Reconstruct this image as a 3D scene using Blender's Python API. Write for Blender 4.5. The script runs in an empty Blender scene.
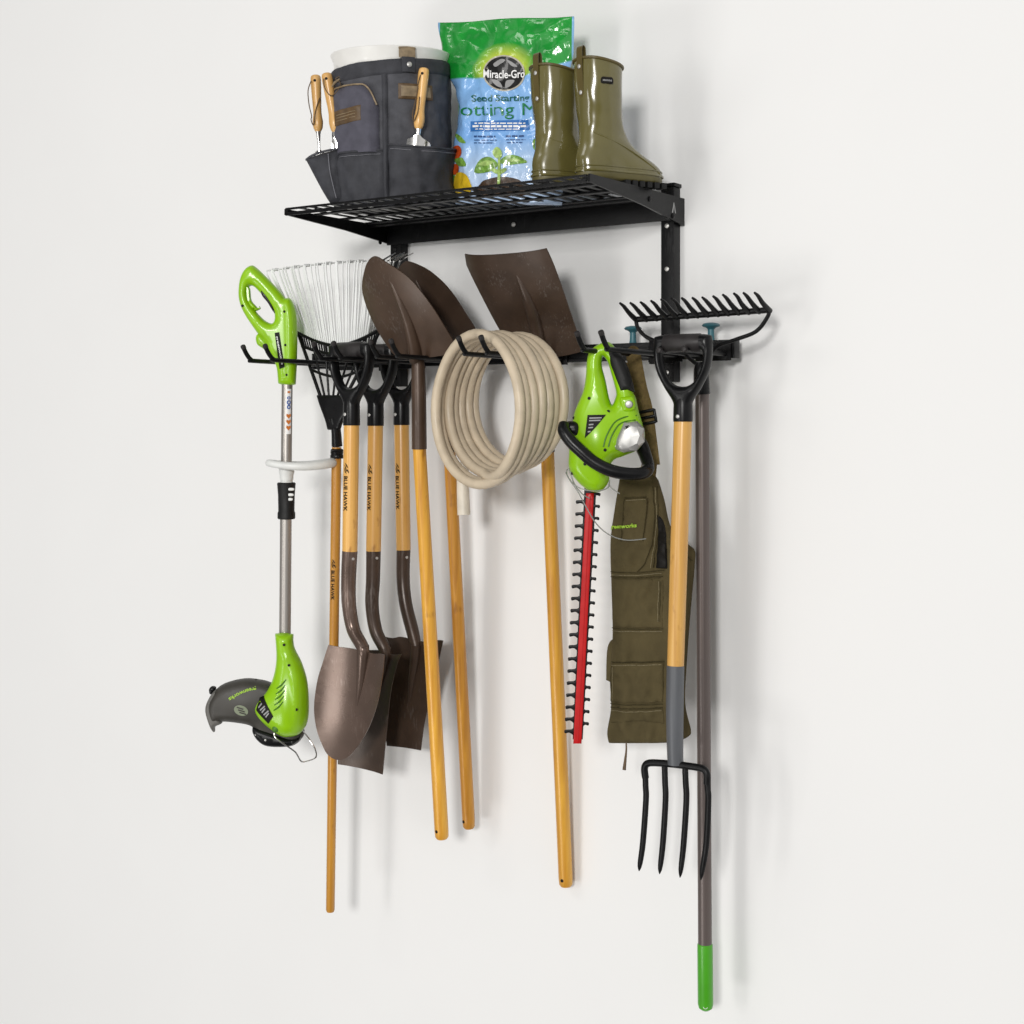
import bpy, bmesh, math, random
import numpy as np
from mathutils import Vector, Matrix, noise
from mathutils.geometry import delaunay_2d_cdt
random.seed(7)
C = bpy.data.collections.new('Scene'); bpy.context.scene.collection.children.link(C)
S = bpy.context.scene
R = math.radians
# ------------------------------------------------------------------ camera
F = 1444.0; D = 3.0; ZC = 1.5; HOR = 420.0; YAW = R(34.4)
FW = Vector((-math.sin(YAW), math.cos(YAW), 0)); RT = Vector((math.cos(YAW), math.sin(YAW), 0)); UP = Vector((0, 0, 1))
CAM = Vector((0, -D, ZC))
cd = bpy.data.cameras.new('camera'); cam = bpy.data.objects.new('camera', cd); C.objects.link(cam)
cam.location = CAM; cam.rotation_euler = (math.pi/2, 0, YAW)
cd.sensor_width = 36; cd.lens = F/1024*36; cd.shift_y = -(512-HOR)/1024; cd.clip_end = 100; cd.clip_start = .05
S.camera = cam
def ray(u, v): return RT*((u-512)/F) + FW + UP*((HOR-v)/F)
def P(u, v, h):                                   # point seen at (u,v) standing h metres off the wall
    r = ray(u, v); return CAM + r*((D-h)/r.y)
def px(p):
    d = p-CAM; k = d.dot(FW); return (512+F*d.dot(RT)/k, HOR-F*d.z/k)
class PL:                                         # a plane standing at real depth; yaw turns it to the right, pitch leans it
    def __init__(s, u, v, h, yaw=0, pitch=0):
        s.o = P(u, v, h); y = R(yaw); p = R(pitch)
        s.n = Vector((math.sin(y)*math.cos(p), -math.cos(y)*math.cos(p), math.sin(p))).normalized()
    def at(s, u, v, off=0):
        r = ray(u, v); t = (s.o-CAM).dot(s.n)/r.dot(s.n)
        return CAM + r*t + s.n*off
class LP:                                         # plane in metres
    def __init__(s, o, x=Vector((1,0,0)), z=Vector((0,0,1))):
        s.o = o; s.x = x; s.z = z; s.n = z.cross(x)*-1
        if s.n.y > 0: s.n = -s.n
    def at(s, a, b, off=0): return s.o + s.x*a + s.z*b + s.n*off
# ------------------------------------------------------------------ materials
def M(name, col, rough=.5, metal=0, var=.12, vs=25, bump=0, bs=300, spec=.5, coat=0, st=(1,1,1), rv=.08, detail=4, scuff=0, scol=(.3,.27,.25)):
    m = bpy.data.materials.new(name); m.use_nodes = True; nt = m.node_tree; N = nt.nodes; L = nt.links
    b = N['Principled BSDF']
    tc = N.new('ShaderNodeTexCoord'); mp = N.new('ShaderNodeMapping'); mp.inputs['Scale'].default_value = st
    L.new(tc.outputs['Object'], mp.inputs['Vector'])
    n = N.new('ShaderNodeTexNoise'); n.inputs['Scale'].default_value = vs; n.inputs['Detail'].default_value = detail
    L.new(mp.outputs['Vector'], n.inputs['Vector'])
    cr = N.new('ShaderNodeValToRGB'); cr.color_ramp.elements[0].position = .3; cr.color_ramp.elements[1].position = .7
    cr.color_ramp.elements[0].color = [max(0, c*(1-var)) for c in col]+[1]
    cr.color_ramp.elements[1].color = [min(1, c*(1+var)) for c in col]+[1]
    L.new(n.outputs['Fac'], cr.inputs['Fac']); L.new(cr.outputs['Color'], b.inputs['Base Color'])
    if scuff:                                     # fine scratches and rubbed patches of the coat
        q = N.new('ShaderNodeMapping'); q.inputs['Scale'].default_value = (1, 1, .16); q.inputs['Rotation'].default_value = (.25, .35, .2); L.new(tc.outputs['Object'], q.inputs['Vector'])
        w1 = N.new('ShaderNodeTexNoise'); w1.inputs['Scale'].default_value = 260; w1.inputs['Detail'].default_value = 2; L.new(q.outputs['Vector'], w1.inputs['Vector'])
        w2 = N.new('ShaderNodeTexNoise'); w2.inputs['Scale'].default_value = 14; w2.inputs['Detail'].default_value = 5; L.new(tc.outputs['Object'], w2.inputs['Vector'])
        ad = N.new('ShaderNodeMath'); ad.operation = 'MULTIPLY'; L.new(w1.outputs['Fac'], ad.inputs[0]); L.new(w2.outputs['Fac'], ad.inputs[1])
        rr = N.new('ShaderNodeMapRange'); rr.inputs['From Min'].default_value = .33; rr.inputs['From Max'].default_value = .42; rr.inputs['To Max'].default_value = scuff; L.new(ad.outputs[0], rr.inputs['Value'])
        mx = N.new('ShaderNodeMix'); mx.data_type = 'RGBA'; L.new(rr.outputs['Result'], mx.inputs['Factor']); L.new(cr.outputs['Color'], mx.inputs['A']); mx.inputs['B'].default_value = (*scol, 1)
        L.new(mx.outputs['Result'], b.inputs['Base Color'])
    mr = N.new('ShaderNodeMapRange'); mr.inputs['To Min'].default_value = max(.02, rough-rv); mr.inputs['To Max'].default_value = min(1, rough+rv)
    L.new(n.outputs['Fac'], mr.inputs['Value']); L.new(mr.outputs['Result'], b.inputs['Roughness'])
    b.inputs['Metallic'].default_value = metal; b.inputs['Specular IOR Level'].default_value = spec
    b.inputs['Coat Weight'].default_value = coat; b.inputs['Coat Roughness'].default_value = .08
    if bump:
        n2 = N.new('ShaderNodeTexNoise'); n2.inputs['Scale'].default_value = bs; n2.inputs['Detail'].default_value = 3
        L.new(mp.outputs['Vector'], n2.inputs['Vector'])
        bp = N.new('ShaderNodeBump'); bp.inputs['Strength'].default_value = bump; bp.inputs['Distance'].default_value = .002
        L.new(n2.outputs['Fac'], bp.inputs['Height']); L.new(bp.outputs['Normal'], b.inputs['Normal'])
    return m
def wood(name, a, b2, rough=.38):
    m = bpy.data.materials.new(name); m.use_nodes = True; nt = m.node_tree; N = nt.nodes; L = nt.links; b = N['Principled BSDF']
    tc = N.new('ShaderNodeTexCoord'); mp = N.new('ShaderNodeMapping'); mp.inputs['Scale'].default_value = (1, 1, .035)
    L.new(tc.outputs['Object'], mp.inputs['Vector'])
    n = N.new('ShaderNodeTexNoise'); n.inputs['Scale'].default_value = 95; n.inputs['Detail'].default_value = 6; n.inputs['Distortion'].default_value = .6
    L.new(mp.outputs['Vector'], n.inputs['Vector'])
    cr = N.new('ShaderNodeValToRGB'); e = cr.color_ramp.elements
    e[0].position = .28; e[1].position = .72; e[0].color = (*b2, 1); e[1].color = (*a, 1)
    L.new(n.outputs['Fac'], cr.inputs['Fac'])
    mp2 = N.new('ShaderNodeMapping'); mp2.inputs['Scale'].default_value = (1, 1, .35); L.new(tc.outputs['Object'], mp2.inputs['Vector'])
    k = N.new('ShaderNodeTexNoise'); k.inputs['Scale'].default_value = 55; k.inputs['Detail'].default_value = 2; L.new(mp2.outputs['Vector'], k.inputs['Vector'])
    kr = N.new('ShaderNodeValToRGB'); kr.color_ramp.elements[0].position = .24; kr.color_ramp.elements[0].color = (.5, .4, .3, 1)
    kr.color_ramp.elements[1].position = .36; kr.color_ramp.elements[1].color = (1, 1, 1, 1); L.new(k.outputs['Fac'], kr.inputs['Fac'])
    mx = N.new('ShaderNodeMix'); mx.data_type = 'RGBA'; mx.blend_type = 'MULTIPLY'; mx.inputs['Factor'].default_value = .7
    L.new(cr.outputs['Color'], mx.inputs['A']); L.new(kr.outputs['Color'], mx.inputs['B'])
    oi = N.new('ShaderNodeObjectInfo'); hm = N.new('ShaderNodeMapRange'); hm.inputs['To Min'].default_value = .82; hm.inputs['To Max'].default_value = 1.06; L.new(oi.outputs['Random'], hm.inputs['Value'])
    hs_ = N.new('ShaderNodeHueSaturation'); L.new(hm.outputs['Result'], hs_.inputs['Value']); L.new(mx.outputs['Result'], hs_.inputs['Color']); L.new(hs_.outputs['Color'], b.inputs['Base Color'])
    b.inputs['Roughness'].default_value = rough; b.inputs['Coat Weight'].default_value = .25; b.inputs['Coat Roughness'].default_value = .2
    bp = N.new('ShaderNodeBump'); bp.inputs['Strength'].default_value = .15; bp.inputs['Distance'].default_value = .001
    L.new(n.outputs['Fac'], bp.inputs['Height']); L.new(bp.outputs['Normal'], b.inputs['Normal'])
    return m
m_wall = M('wall_paint', (.81, .808, .803), .75, var=.006, vs=3, bump=.02, bs=240, spec=.2)
m_black = M('black_powder_coat', (.0045, .0045, .005), .36, var=.3, vs=60, bump=.08, bs=700, spec=.2, scuff=.08, scol=(.12,.12,.12))
m_blackpl = M('black_plastic', (.005, .005, .0055), .30, var=.25, vs=40, bump=.06, bs=700, spec=.24)
m_grip = M('grey_rubber_grip', (.024, .021, .021), .45, var=.2, vs=50, bump=.12, bs=900, spec=.3)
m_rubber = M('black_rubber', (.008, .008, .008), .5, bump=.15, bs=1200, spec=.28)
m_green = M('lime_plastic', (.262, .525, .003), .30, var=.05, vs=18, spec=.4, coat=.12, bump=.02, bs=600)
m_greend = M('lime_plastic_slot', (.05, .16, .004), .5, var=.1)
m_gguard = M('charcoal_plastic', (.040, .036, .030), .5, var=.15, vs=35, bump=.1, bs=700)
m_alu = M('aluminium_tube', (.40, .375, .35), .40, metal=.75, var=.06, vs=60, st=(1,1,.03))
m_silver = M('silver_plastic', (.42, .415, .40), .42, metal=.6, var=.02)
m_steelg = M('grey_ferrule', (.10, .105, .115), .45, var=.15, vs=30, metal=.1, st=(1,1,.1))
m_brown = M('brown_enamel', (.070, .042, .027), .38, var=.16, vs=16, bump=.08, bs=90, spec=.45, metal=.2, scuff=.16)
m_brownsheen = M('sheen_brown_enamel', (.120, .080, .062), .27, var=.12, vs=14, bump=.06, bs=80, spec=.6, metal=.45, scuff=.22, scol=(.36,.30,.27))  # brown enamel with its sheen put into a paler base colour, one blade
m_brownd = M('dark_brown_enamel', (.054, .033, .022), .36, var=.2, vs=16, bump=.08, bs=90, spec=.45, metal=.2, scuff=.15)
m_shaftg = M('taupe_steel_tube', (.115, .092, .085), .36, metal=.3, var=.08, vs=40, st=(1,1,.05))
m_woodl = wood('ash_wood', (.80, .46, .12), (.62, .31, .065))
m_woody = wood('honey_wood', (.78, .41, .045), (.55, .24, .020))
m_woodd = wood('amber_wood', (.66, .31, .032), (.44, .18, .015))
m_woodt = wood('beech_wood', (.80, .48, .17), (.62, .33, .09))
m_grgrip = M('green_vinyl', (.055, .33, .006), .4, var=.06, coat=.15)
m_hose = M('beige_hose', (.57, .475, .35), .40, var=.09, vs=30, bump=.04, bs=600, spec=.45)
m_olive = M('olive_canvas', (.088, .069, .032), .9, var=.13, vs=20, bump=.5, bs=1100, spec=.15)
m_olived = M('olive_seam', (.050, .040, .018), .9, var=.25, vs=200, bump=.3, bs=900, spec=.1)
m_web = M('olive_webbing', (.135, .095, .038), .85, var=.25, vs=140, bump=.5, bs=900, spec=.15)
m_boot = M('olive_rubber', (.122, .106, .031), .2, var=.09, vs=9, spec=.55, coat=.45)
m_bootd = M('olive_trim', (.095, .072, .020), .4, var=.1)
m_sole = M('boot_sole', (.10, .085, .025), .5, var=.15)
m_slate = M('slate_canvas', (.072, .073, .083), .70, var=.22, vs=40, bump=.35, bs=900, spec=.25)
m_slated = M('dark_slate_canvas', (.042, .043, .050), .66, var=.22, vs=40, bump=.35, bs=900, spec=.25)
m_pouch = M('lavender_slate_canvas', (.080, .078, .100), .75, var=.15, vs=40, bump=.35, bs=900, spec=.25)
m_stitch = M('grey_stitching', (.16, .16, .18), .8, var=.3, vs=400)
m_leather = M('brown_leather', (.095, .055, .022), .55, var=.25, vs=60, bump=.3, bs=300)
m_tan = M('tan_leather', (.23, .17, .10), .55, var=.3, vs=70, bump=.3, bs=300)
m_white = M('white_plastic', (.78, .77, .74), .35, var=.03, coat=.1)
m_palehandle = M('pale_grey_plastic', (.72, .73, .71), .38, var=.04)
m_chrome = M('polished_steel', (.72, .71, .69), .16, metal=1, var=.12, vs=45, rv=.06)
m_rivet = M('rivet_steel', (.5, .49, .47), .45, metal=.6)
m_red = M('red_blade_paint', (.46, .006, .007), .36, var=.1, vs=40, spec=.3)
m_teal = M('teal_plastic', (.030, .125, .155), .4, var=.1)
m_print = M('black_print', (.008, .007, .006), .6, var=.1, spec=.2)
m_pwhite = M('white_print', (.85, .85, .84), .5, var=.02)
m_pgrey = M('grey_print', (.30, .30, .30), .5, var=.05)
m_pgreen = M('lime_print', (.33, .55, .03), .6, var=.1)
m_porange = M('orange_print', (.60, .17, .02), .5, var=.05)
m_pblue = M('blue_print', (.03, .09, .35), .5, var=.05)
m_tine = M('pale_plastic_tine', (.82, .83, .82), .35, var=.03, spec=.4)
m_clear = M('clear_shield', (.42, .43, .41), .25, var=.1)
m_clear.node_tree.nodes['Principled BSDF'].inputs['Transmission Weight'].default_value = .6
# ------------------------------------------------------------------ objects
def link(o, parent=None):
    C.objects.link(o)
    if parent: o.parent = parent
    return o
def thing(name, label, cat, loc, group=None):
    o = bpy.data.objects.new(name, None); link(o); o.location = loc; o.empty_display_size = .05
    o['label'] = label; o['category'] = cat
    if group: o['group'] = group
    return o
def rootloc(p):
    while p.parent: p = p.parent
    return p.location
SPLIT = {'bolt', 'rail_clamp', 'screw', 'tread', 'leaf_picture', 'seedling_picture', 'tomato_picture', 'rivet', 'symbol', 'emblem_picture', 'vent_slot', 'lock_mark', 'groove', 'seam'}
class MB:
    def __init__(s): s.v = []; s.f = []
    def add(s, vs, fs):
        n = len(s.v); s.v += [Vector(x) for x in vs]; s.f += [[i+n for i in f] for f in fs]; return s
    def build(s, name, mat, parent, ang=35, label=None, mats=None):
        if name in SPLIT:                             # one object for every loose piece
            par = list(range(len(s.v)))
            def find(i):
                while par[i] != i: par[i] = par[par[i]]; i = par[i]
                return i
            for f in s.f:
                for i in f[1:]: par[find(i)] = find(f[0])
            isl = {}
            for f in s.f: isl.setdefault(find(f[0]), []).append(f)
            if len(isl) > 1:
                first = None
                for fl in isl.values():
                    ids = sorted({i for f in fl for i in f}); mp = {i: k for k, i in enumerate(ids)}
                    m2 = MB(); m2.v = [s.v[i] for i in ids]; m2.f = [[mp[i] for i in f] for f in fl]
                    o = m2.build(name, mat, parent, ang, label); first = first or o
                return first
        o0 = rootloc(parent) if parent else Vector((0,0,0))
        me = bpy.data.meshes.new(name); me.from_pydata([v-o0 for v in s.v], [], s.f)
        bm = bmesh.new(); bm.from_mesh(me); bmesh.ops.recalc_face_normals(bm, faces=bm.faces); bm.to_mesh(me); bm.free()
        me.shade_smooth(); me.set_sharp_from_angle(angle=R(ang)); me.materials.append(mat)
        o = bpy.data.objects.new(name, me); link(o, parent)
        if label: o['label'] = label
        return o
def cr_path(pts, n=6, closed=False):              # Catmull-Rom through tuples (a trailing flag of 1 on 2-D points marks a corner)
    out = []; m = len(pts)
    for i in range(m if closed else m-1):
        p0, p1, p2, p3 = pts[i-1 if (i or closed) else 0], pts[i], pts[(i+1) % m], pts[(i+2) % m if closed else min(i+2, m-1)]
        for k in range(n):
            t = k/n
            out.append([.5*((2*b)+(-a+c)*t+(2*a-5*b+4*c-d)*t*t+(-a+3*b-3*c+d)*t**3) for a, b, c, d in zip(p0, p1, p2, p3)])
    if not closed: out.append(list(pts[-1]))
    return out
def sm(pts, n=6):                                 # closed 2-D outline, corners kept
    out = []; m = len(pts)
    for i in range(m):
        p0, p1, p2, p3 = pts[i-1], pts[i], pts[(i+1) % m], pts[(i+2) % m]
        if len(p1) > 2: p0 = p1
        if len(p2) > 2: p3 = p2
        if len(p1) > 2 and len(p2) > 2: out.append(p1[:2]); continue
        for k in range(n):
            t = k/n
            out.append(tuple(.5*((2*p1[j])+(-p0[j]+p2[j])*t+(2*p0[j]-5*p1[j]+4*p2[j]-p3[j])*t*t+(-p0[j]+3*p1[j]-3*p2[j]+p3[j])*t**3) for j in (0, 1)))
    return out
def tube(mb, pts, rad, n=12, closed=False, cap=True, smooth=0, sx=1.0, ref=None):
    rad = list(rad) if hasattr(rad, '__len__') else [rad]*len(pts)
    if smooth:
        q = cr_path([tuple(p)+(r,) for p, r in zip(pts, rad)], smooth, closed); pts = [Vector(a[:3]) for a in q]; rad = [max(1e-5, a[3]) for a in q]
    pts = [Vector(p) for p in pts]; m = len(pts); nrm = None; vs = []; fs = []
    for i in range(m):
        a = pts[(i-1) % m] if (i or closed) else pts[i]; b = pts[(i+1) % m] if (i < m-1 or closed) else pts[i]
        t = (b-a).normalized()
        if nrm is None:
            nrm = ref.copy() if ref else (Vector((0,0,1)) if abs(t.z) < .9 else Vector((1,0,0)))
        nrm = (nrm-t*nrm.dot(t)).normalized(); bi = t.cross(nrm)
        for k in range(n):
            w = 2*math.pi*k/n; vs.append(pts[i]+nrm*(math.cos(w)*rad[i])+bi*(math.sin(w)*rad[i]*sx))
    for i in range(m if closed else m-1):
        j = (i+1) % m
        for k in range(n): l = (k+1) % n; fs.append([i*n+k, i*n+l, j*n+l, j*n+k])
    if cap and not closed: fs += [list(range(n))[::-1], [(m-1)*n+k for k in range(n)]]
    return mb.add(vs, fs)
def rtube(mb, a, b, r, e=.003, n=16):             # straight rod with rounded ends
    d = (b-a).normalized()
    return tube(mb, [a, a+d*e*.3, a+d*e, b-d*e, b-d*e*.3, b], [r*.55, r*.86, r, r, r*.86, r*.55] if e < r*2 else [r*.4, r*.8, r, r, r*.8, r*.4], n)
def box(mb, c, sx, sy, sz, bev=.002, X=Vector((1,0,0)), Y=Vector((0,1,0)), Z=Vector((0,0,1))):
    bm = bmesh.new(); bmesh.ops.create_cube(bm, size=1)
    for v in bm.verts: v.co = Vector((v.co.x*sx, v.co.y*sy, v.co.z*sz))
    if bev: bmesh.ops.bevel(bm, geom=list(bm.edges), offset=min(bev, sx*.3, sy*.3, sz*.3), segments=2, affect='EDGES', profile=.7)
    bm.verts.index_update(); c = Vector(c)
    mb.add([c+X*v.co.x+Y*v.co.y+Z*v.co.z for v in bm.verts], [[v.index for v in f.verts] for f in bm.faces]); bm.free(); return mb
def bb(mb, x0, x1, y0, y1, z0, z1, bev=.002): return box(mb, ((x0+x1)/2, (y0+y1)/2, (z0+z1)/2), abs(x1-x0), abs(y1-y0), abs(z1-z0), bev)
def lathe(mb, prof, o, ax=Vector((0,0,1)), n=24, capb=True, capt=True):
    ax = ax.normalized(); x = ax.orthogonal().normalized(); y = ax.cross(x); vs = []; fs = []; m = len(prof)
    for r, z in prof:
        for k in range(n): w = 2*math.pi*k/n; vs.append(o+ax*z+x*(r*math.cos(w))+y*(r*math.sin(w)))
    for i in range(m-1):
        for k in range(n): l = (k+1) % n; fs.append([i*n+k, i*n+l, (i+1)*n+l, (i+1)*n+k])
    if capb: fs.append(list(range(n)))
    if capt: fs.append([(m-1)*n+k for k in range(n)])
    return mb.add(vs, fs)
def seg_d(pts, poly):                             # distance of points to a closed polyline
    a = poly; b = np.roll(poly, -1, 0); best = np.full(len(pts), 1e9)
    for p, q in zip(a, b):
        d = q-p; L = (d*d).sum() or 1e-12; t = np.clip(((pts-p)@d)/L, 0, 1)
        best = np.minimum(best, np.hypot(*(pts-(p+t[:, None]*d)).T))
    return best
def inside(pts, polys):
    c = np.zeros(len(pts), bool)
    for poly in polys:
        a = poly; b = np.roll(poly, -1, 0)
        for p, q in zip(a, b):
            if p[1] == q[1]: continue
            m = ((p[1] > pts[:, 1]) != (q[1] > pts[:, 1])) & (pts[:, 0] < (q[0]-p[0])*(pts[:, 1]-p[1])/(q[1]-p[1])+p[0])
            c ^= m
    return c
def resample(poly, g):
    out = []
    for p, q in zip(poly, np.roll(poly, -1, 0)):
        k = max(1, int(math.ceil(np.hypot(*(q-p))/g)))
        out += [p+(q-p)*i/k for i in range(k)]
    return np.array(out)
def fill(outs, g, rings=(), dmin=None):           # triangulated interior with points: returns pts, tris, distance, loops
    polys = [resample(np.array([p[:2] for p in o], float), g) for o in outs]
    P2 = []; edges = []; loops = []
    for poly in polys:
        n0 = len(P2); P2 += list(poly); k = len(poly); edges += [(n0+i, n0+(i+1) % k) for i in range(k)]; loops.append(list(range(n0, n0+k)))
    bnd = np.array(P2); lo = bnd.min(0); hi = bnd.max(0); cand = []
    def dist(q): return np.min([seg_d(q, p) for p in polys], 0)
    for d in rings:
        for poly in polys:
            t = np.roll(poly, -1, 0)-np.roll(poly, 1, 0); nn = np.stack([-t[:, 1], t[:, 0]], 1); nn /= (np.hypot(*nn.T)[:, None]+1e-12)
            for sgn in (1, -1):
                q = poly+nn*sgn*d; ok = inside(q, polys); q = q[ok]
                if len(q): dd = dist(q); cand += list(q[dd > d*.93])
    rmax = max(rings) if rings else .45*g
    gx, gy = np.meshgrid(np.arange(lo[0], hi[0], g), np.arange(lo[1], hi[1], g)); gx = gx+(np.arange(gx.shape[0]) % 2)[:, None]*g*.5
    q = np.stack([gx.ravel(), gy.ravel()], 1); q = q[inside(q, polys)]
    if len(q): dd = dist(q); cand += list(q[dd > rmax+.45*g])
    pts = np.array(P2+cand)
    # drop near-duplicates among the candidates
    key = {}; keep = list(range(len(P2))); cell = .3*g if not rings else min(.3*g, .25*min(rings)+1e-9)
    for i in range(len(P2), len(pts)):
        k = (int(pts[i][0]/cell), int(pts[i][1]/cell))
        if k not in key: key[k] = 1; keep.append(i)
    pts = pts[keep]
    r = delaunay_2d_cdt([Vector(p) for p in pts], edges, [], 0, 1e-9)
    V = np.array([list(v) for v in r[0]]); T = np.array([list(t) for t in r[2]])
    T = T[inside(V[T].mean(1), polys)]
    dd = dist(V); orig = r[3]; back = {}
    for i, o in enumerate(orig):
        for k in o: back[k] = i
    for k in loops:
        for i in k:
            if i in back: dd[back[i]] = 0
    return V, T, dd, [[back[i] for i in k if i in back] for k in loops]
def inflate(mb, pl, out, T, r, holes=(), g=None, hf=None, bf=1.0, edge=.0, off=0, raw=False):
    outs = [out if raw else sm(out)]+[h if raw else sm(h) for h in holes]; g = g or r*.6
    V, tr, d, loops = fill(outs, g, (r*.06, r*.22, r*.5, r))
    hgt = edge+(T-edge)*np.sqrt(np.clip(1-(1-np.minimum(d/r, 1))**2, 0, 1)); n = len(V); vs = []; fs = []
    for i in range(n): vs.append(pl.at(V[i][0], V[i][1], off+hgt[i]+(hf(V[i][0], V[i][1])*min(1, d[i]/r) if hf else 0)))
    for i in range(n): vs.append(pl.at(V[i][0], V[i][1], off-hgt[i]*bf))
    isb = d < 1e-7 if edge == 0 else np.zeros(n, bool)
    bi = lambda i: i if isb[i] else i+n
    for t in tr:
        fs.append([int(a) for a in t]); b = [int(bi(a)) for a in t][::-1]
        if len(set(b+[int(a) for a in t])) > 3: fs.append(b)
    if edge:
        for lp in loops:
            for a, b in zip(lp, lp[1:]+lp[:1]): fs.append([a, b, b+n, a+n])
    mb.add(vs, fs)
    return mb
def clean(o):
    bm = bmesh.new(); bm.from_mesh(o.data); loose = [v for v in bm.verts if not v.link_faces]
    bmesh.ops.delete(bm, geom=loose, context='VERTS'); bm.to_mesh(o.data); bm.free(); return o
def sheet(mb, fn, out, th, g, raw=False, holes=()):   # fn(a,b,off): curved sheet of thickness th
    outs = [out if raw else sm(out)]+[h if raw else sm(h) for h in holes]
    V, tr, d, loops = fill(outs, g); n = len(V)
    vs = [fn(a, b, th/2) for a, b in V]+[fn(a, b, -th/2) for a, b in V]; fs = []
    for t in tr: fs += [[int(x) for x in t], [int(x)+n for x in t][::-1]]
    for lp in loops:
        for a, b in zip(lp, lp[1:]+lp[:1]): fs.append([a, b, b+n, a+n])
    return mb.add(vs, fs)
def decal(mb, fn, out, g, raw=False, lift=.0006, holes=()):
    outs = [out if raw else sm(out)]+[h if raw else sm(h) for h in holes]
    V, tr, d, loops = fill(outs, g)
    return mb.add([fn(a, b, lift) for a, b in V], [[int(x) for x in t] for t in tr])
def text2d(s, bold=0, shear=0):
    c = bpy.data.curves.new('t', 'FONT'); c.body = s; c.size = 1; c.offset = bold; c.shear = shear; c.resolution_u = 3; c.fill_mode = 'FRONT'
    o = bpy.data.objects.new('t', c); C.objects.link(o); dg = bpy.context.evaluated_depsgraph_get(); dg.update()
    me = bpy.data.meshes.new_from_object(o.evaluated_get(dg)); vs = [tuple(v.co[:2]) for v in me.vertices]; fs = [list(p.vertices) for p in me.polygons]
    bpy.data.objects.remove(o); bpy.data.curves.remove(c); bpy.data.meshes.remove(me)
    x0 = min(v[0] for v in vs); x1 = max(v[0] for v in vs); y0 = min(v[1] for v in vs); y1 = max(v[1] for v in vs)
    return [((x-x0)/(x1-x0), (y-y0)/(y1-y0)) for x, y in vs], fs
def text_on(mb, s, fn, bold=.02, shear=0):        # fn maps unit box (0..1, 0..1) to a 3-D point
    vs, fs = text2d(s, bold, shear); return mb.add([fn(x, y) for x, y in vs], fs)
def nz(p, s=1, seed=0): return noise.noise(Vector((p[0]*s+seed*7.3, p[1]*s-seed*3.1, (p[2] if len(p) > 2 else 0)*s+seed*1.7)))
def ell(cx, cy, rx, ry, n=28, rot=0):
    return [(cx+rx*math.cos(t)*math.cos(rot)-ry*math.sin(t)*math.sin(rot), cy+rx*math.cos(t)*math.sin(rot)+ry*math.sin(t)*math.cos(rot)) for t in [2*math.pi*k/n for k in range(n)]]
def disc(mb, pl, u, v, r, off, th=.0015, n=14):   # little screw head / rivet sitting on a plane at an offset, r metres
    o = pl.at(u, v, off); return lathe(mb, [(r, -th), (r, th*.4), (r*.7, th), (r*.2, th*1.15)], o, pl.n, n)

# ------------------------------------------------------------------ setting
w = MB(); w.add([(-14, 0, -6), (10, 0, -6), (10, 0, 9), (-14, 0, 9)], [[0, 1, 2, 3]])
wall = w.build('wall', m_wall, None); wall['kind'] = 'structure'

# ------------------------------------------------------------------ rack
ZS = ZC+.513                                       # top of the shelf
XL, XR = -2.404, -1.595                            # the two uprights
rack = thing('wall_rack', 'black steel wall rack with mesh shelf, tool rail and prong hooks', 'rack', (-2.0, 0, ZC+.159))
for X, z1 in ((XR, ZC+.540), (XL, ZC+.50)):
    b = MB(); bb(b, X-.0165, X+.0175, -.034, -.002, ZC+.088, z1, .003)
    up = b.build('upright', m_black, rack)
    b = MB(); bb(b, X-.021, X+.021, -.037, -.001, z1+.0005, z1+.009, .003); b.build('end_cap', m_blackpl, up)
    b = MB()
    for z in (ZC+.11, ZC+.235, ZC+.35, ZC+.45): lathe(b, [(.0055, 0), (.0055, .002), (.003, .0035)], Vector((X, -.034, z)), Vector((0,-1,0)), 10)
    b.build('bolt', m_rivet if X == XR else m_black, up)
# tool rail (upper and lower lip with a recessed web)
b = MB(); RX0, RX1 = -2.665, -1.418; RZ = ZC+.159
bb(b, RX0, RX1, -.056, -.0365, RZ-.020, RZ+.021, .002); bb(b, RX0, RX1, -.060, -.0565, RZ+.010, RZ+.021, .002); bb(b, RX0, RX1, -.060, -.0565, RZ-.020, RZ-.011, .002)
rail = b.build('tool_rail', m_black, rack)
for x in (RX0-.004, RX1+.004):
    b = MB(); bb(b, x-.0038, x+.0038, -.062, -.035, RZ-.021, RZ+.022, .002); b.build('end_cap', m_blackpl, rail)
b = MB(); bb(b, XR-.03, XR+.03, -.066, -.0605, RZ-.030, RZ+.026, .002); bb(b, XL-.03, XL+.03, -.066, -.0605, RZ-.030, RZ+.026, .002); b.build('rail_clamp', m_black, rail)
# teal mushroom pegs on the rail
for u, v in ((633, 343), (711, 338)):
    p = P(u, v, .05); p.z = RZ+.0215
    b = MB(); lathe(b, [(.009, 0), (.008, .004), (.007, .024), (.011, .028), (.019, .031), (.021, .034), (.017, .038), (.006, .040)], p, UP, 18)
    b.build('peg', m_teal, rack)
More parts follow.
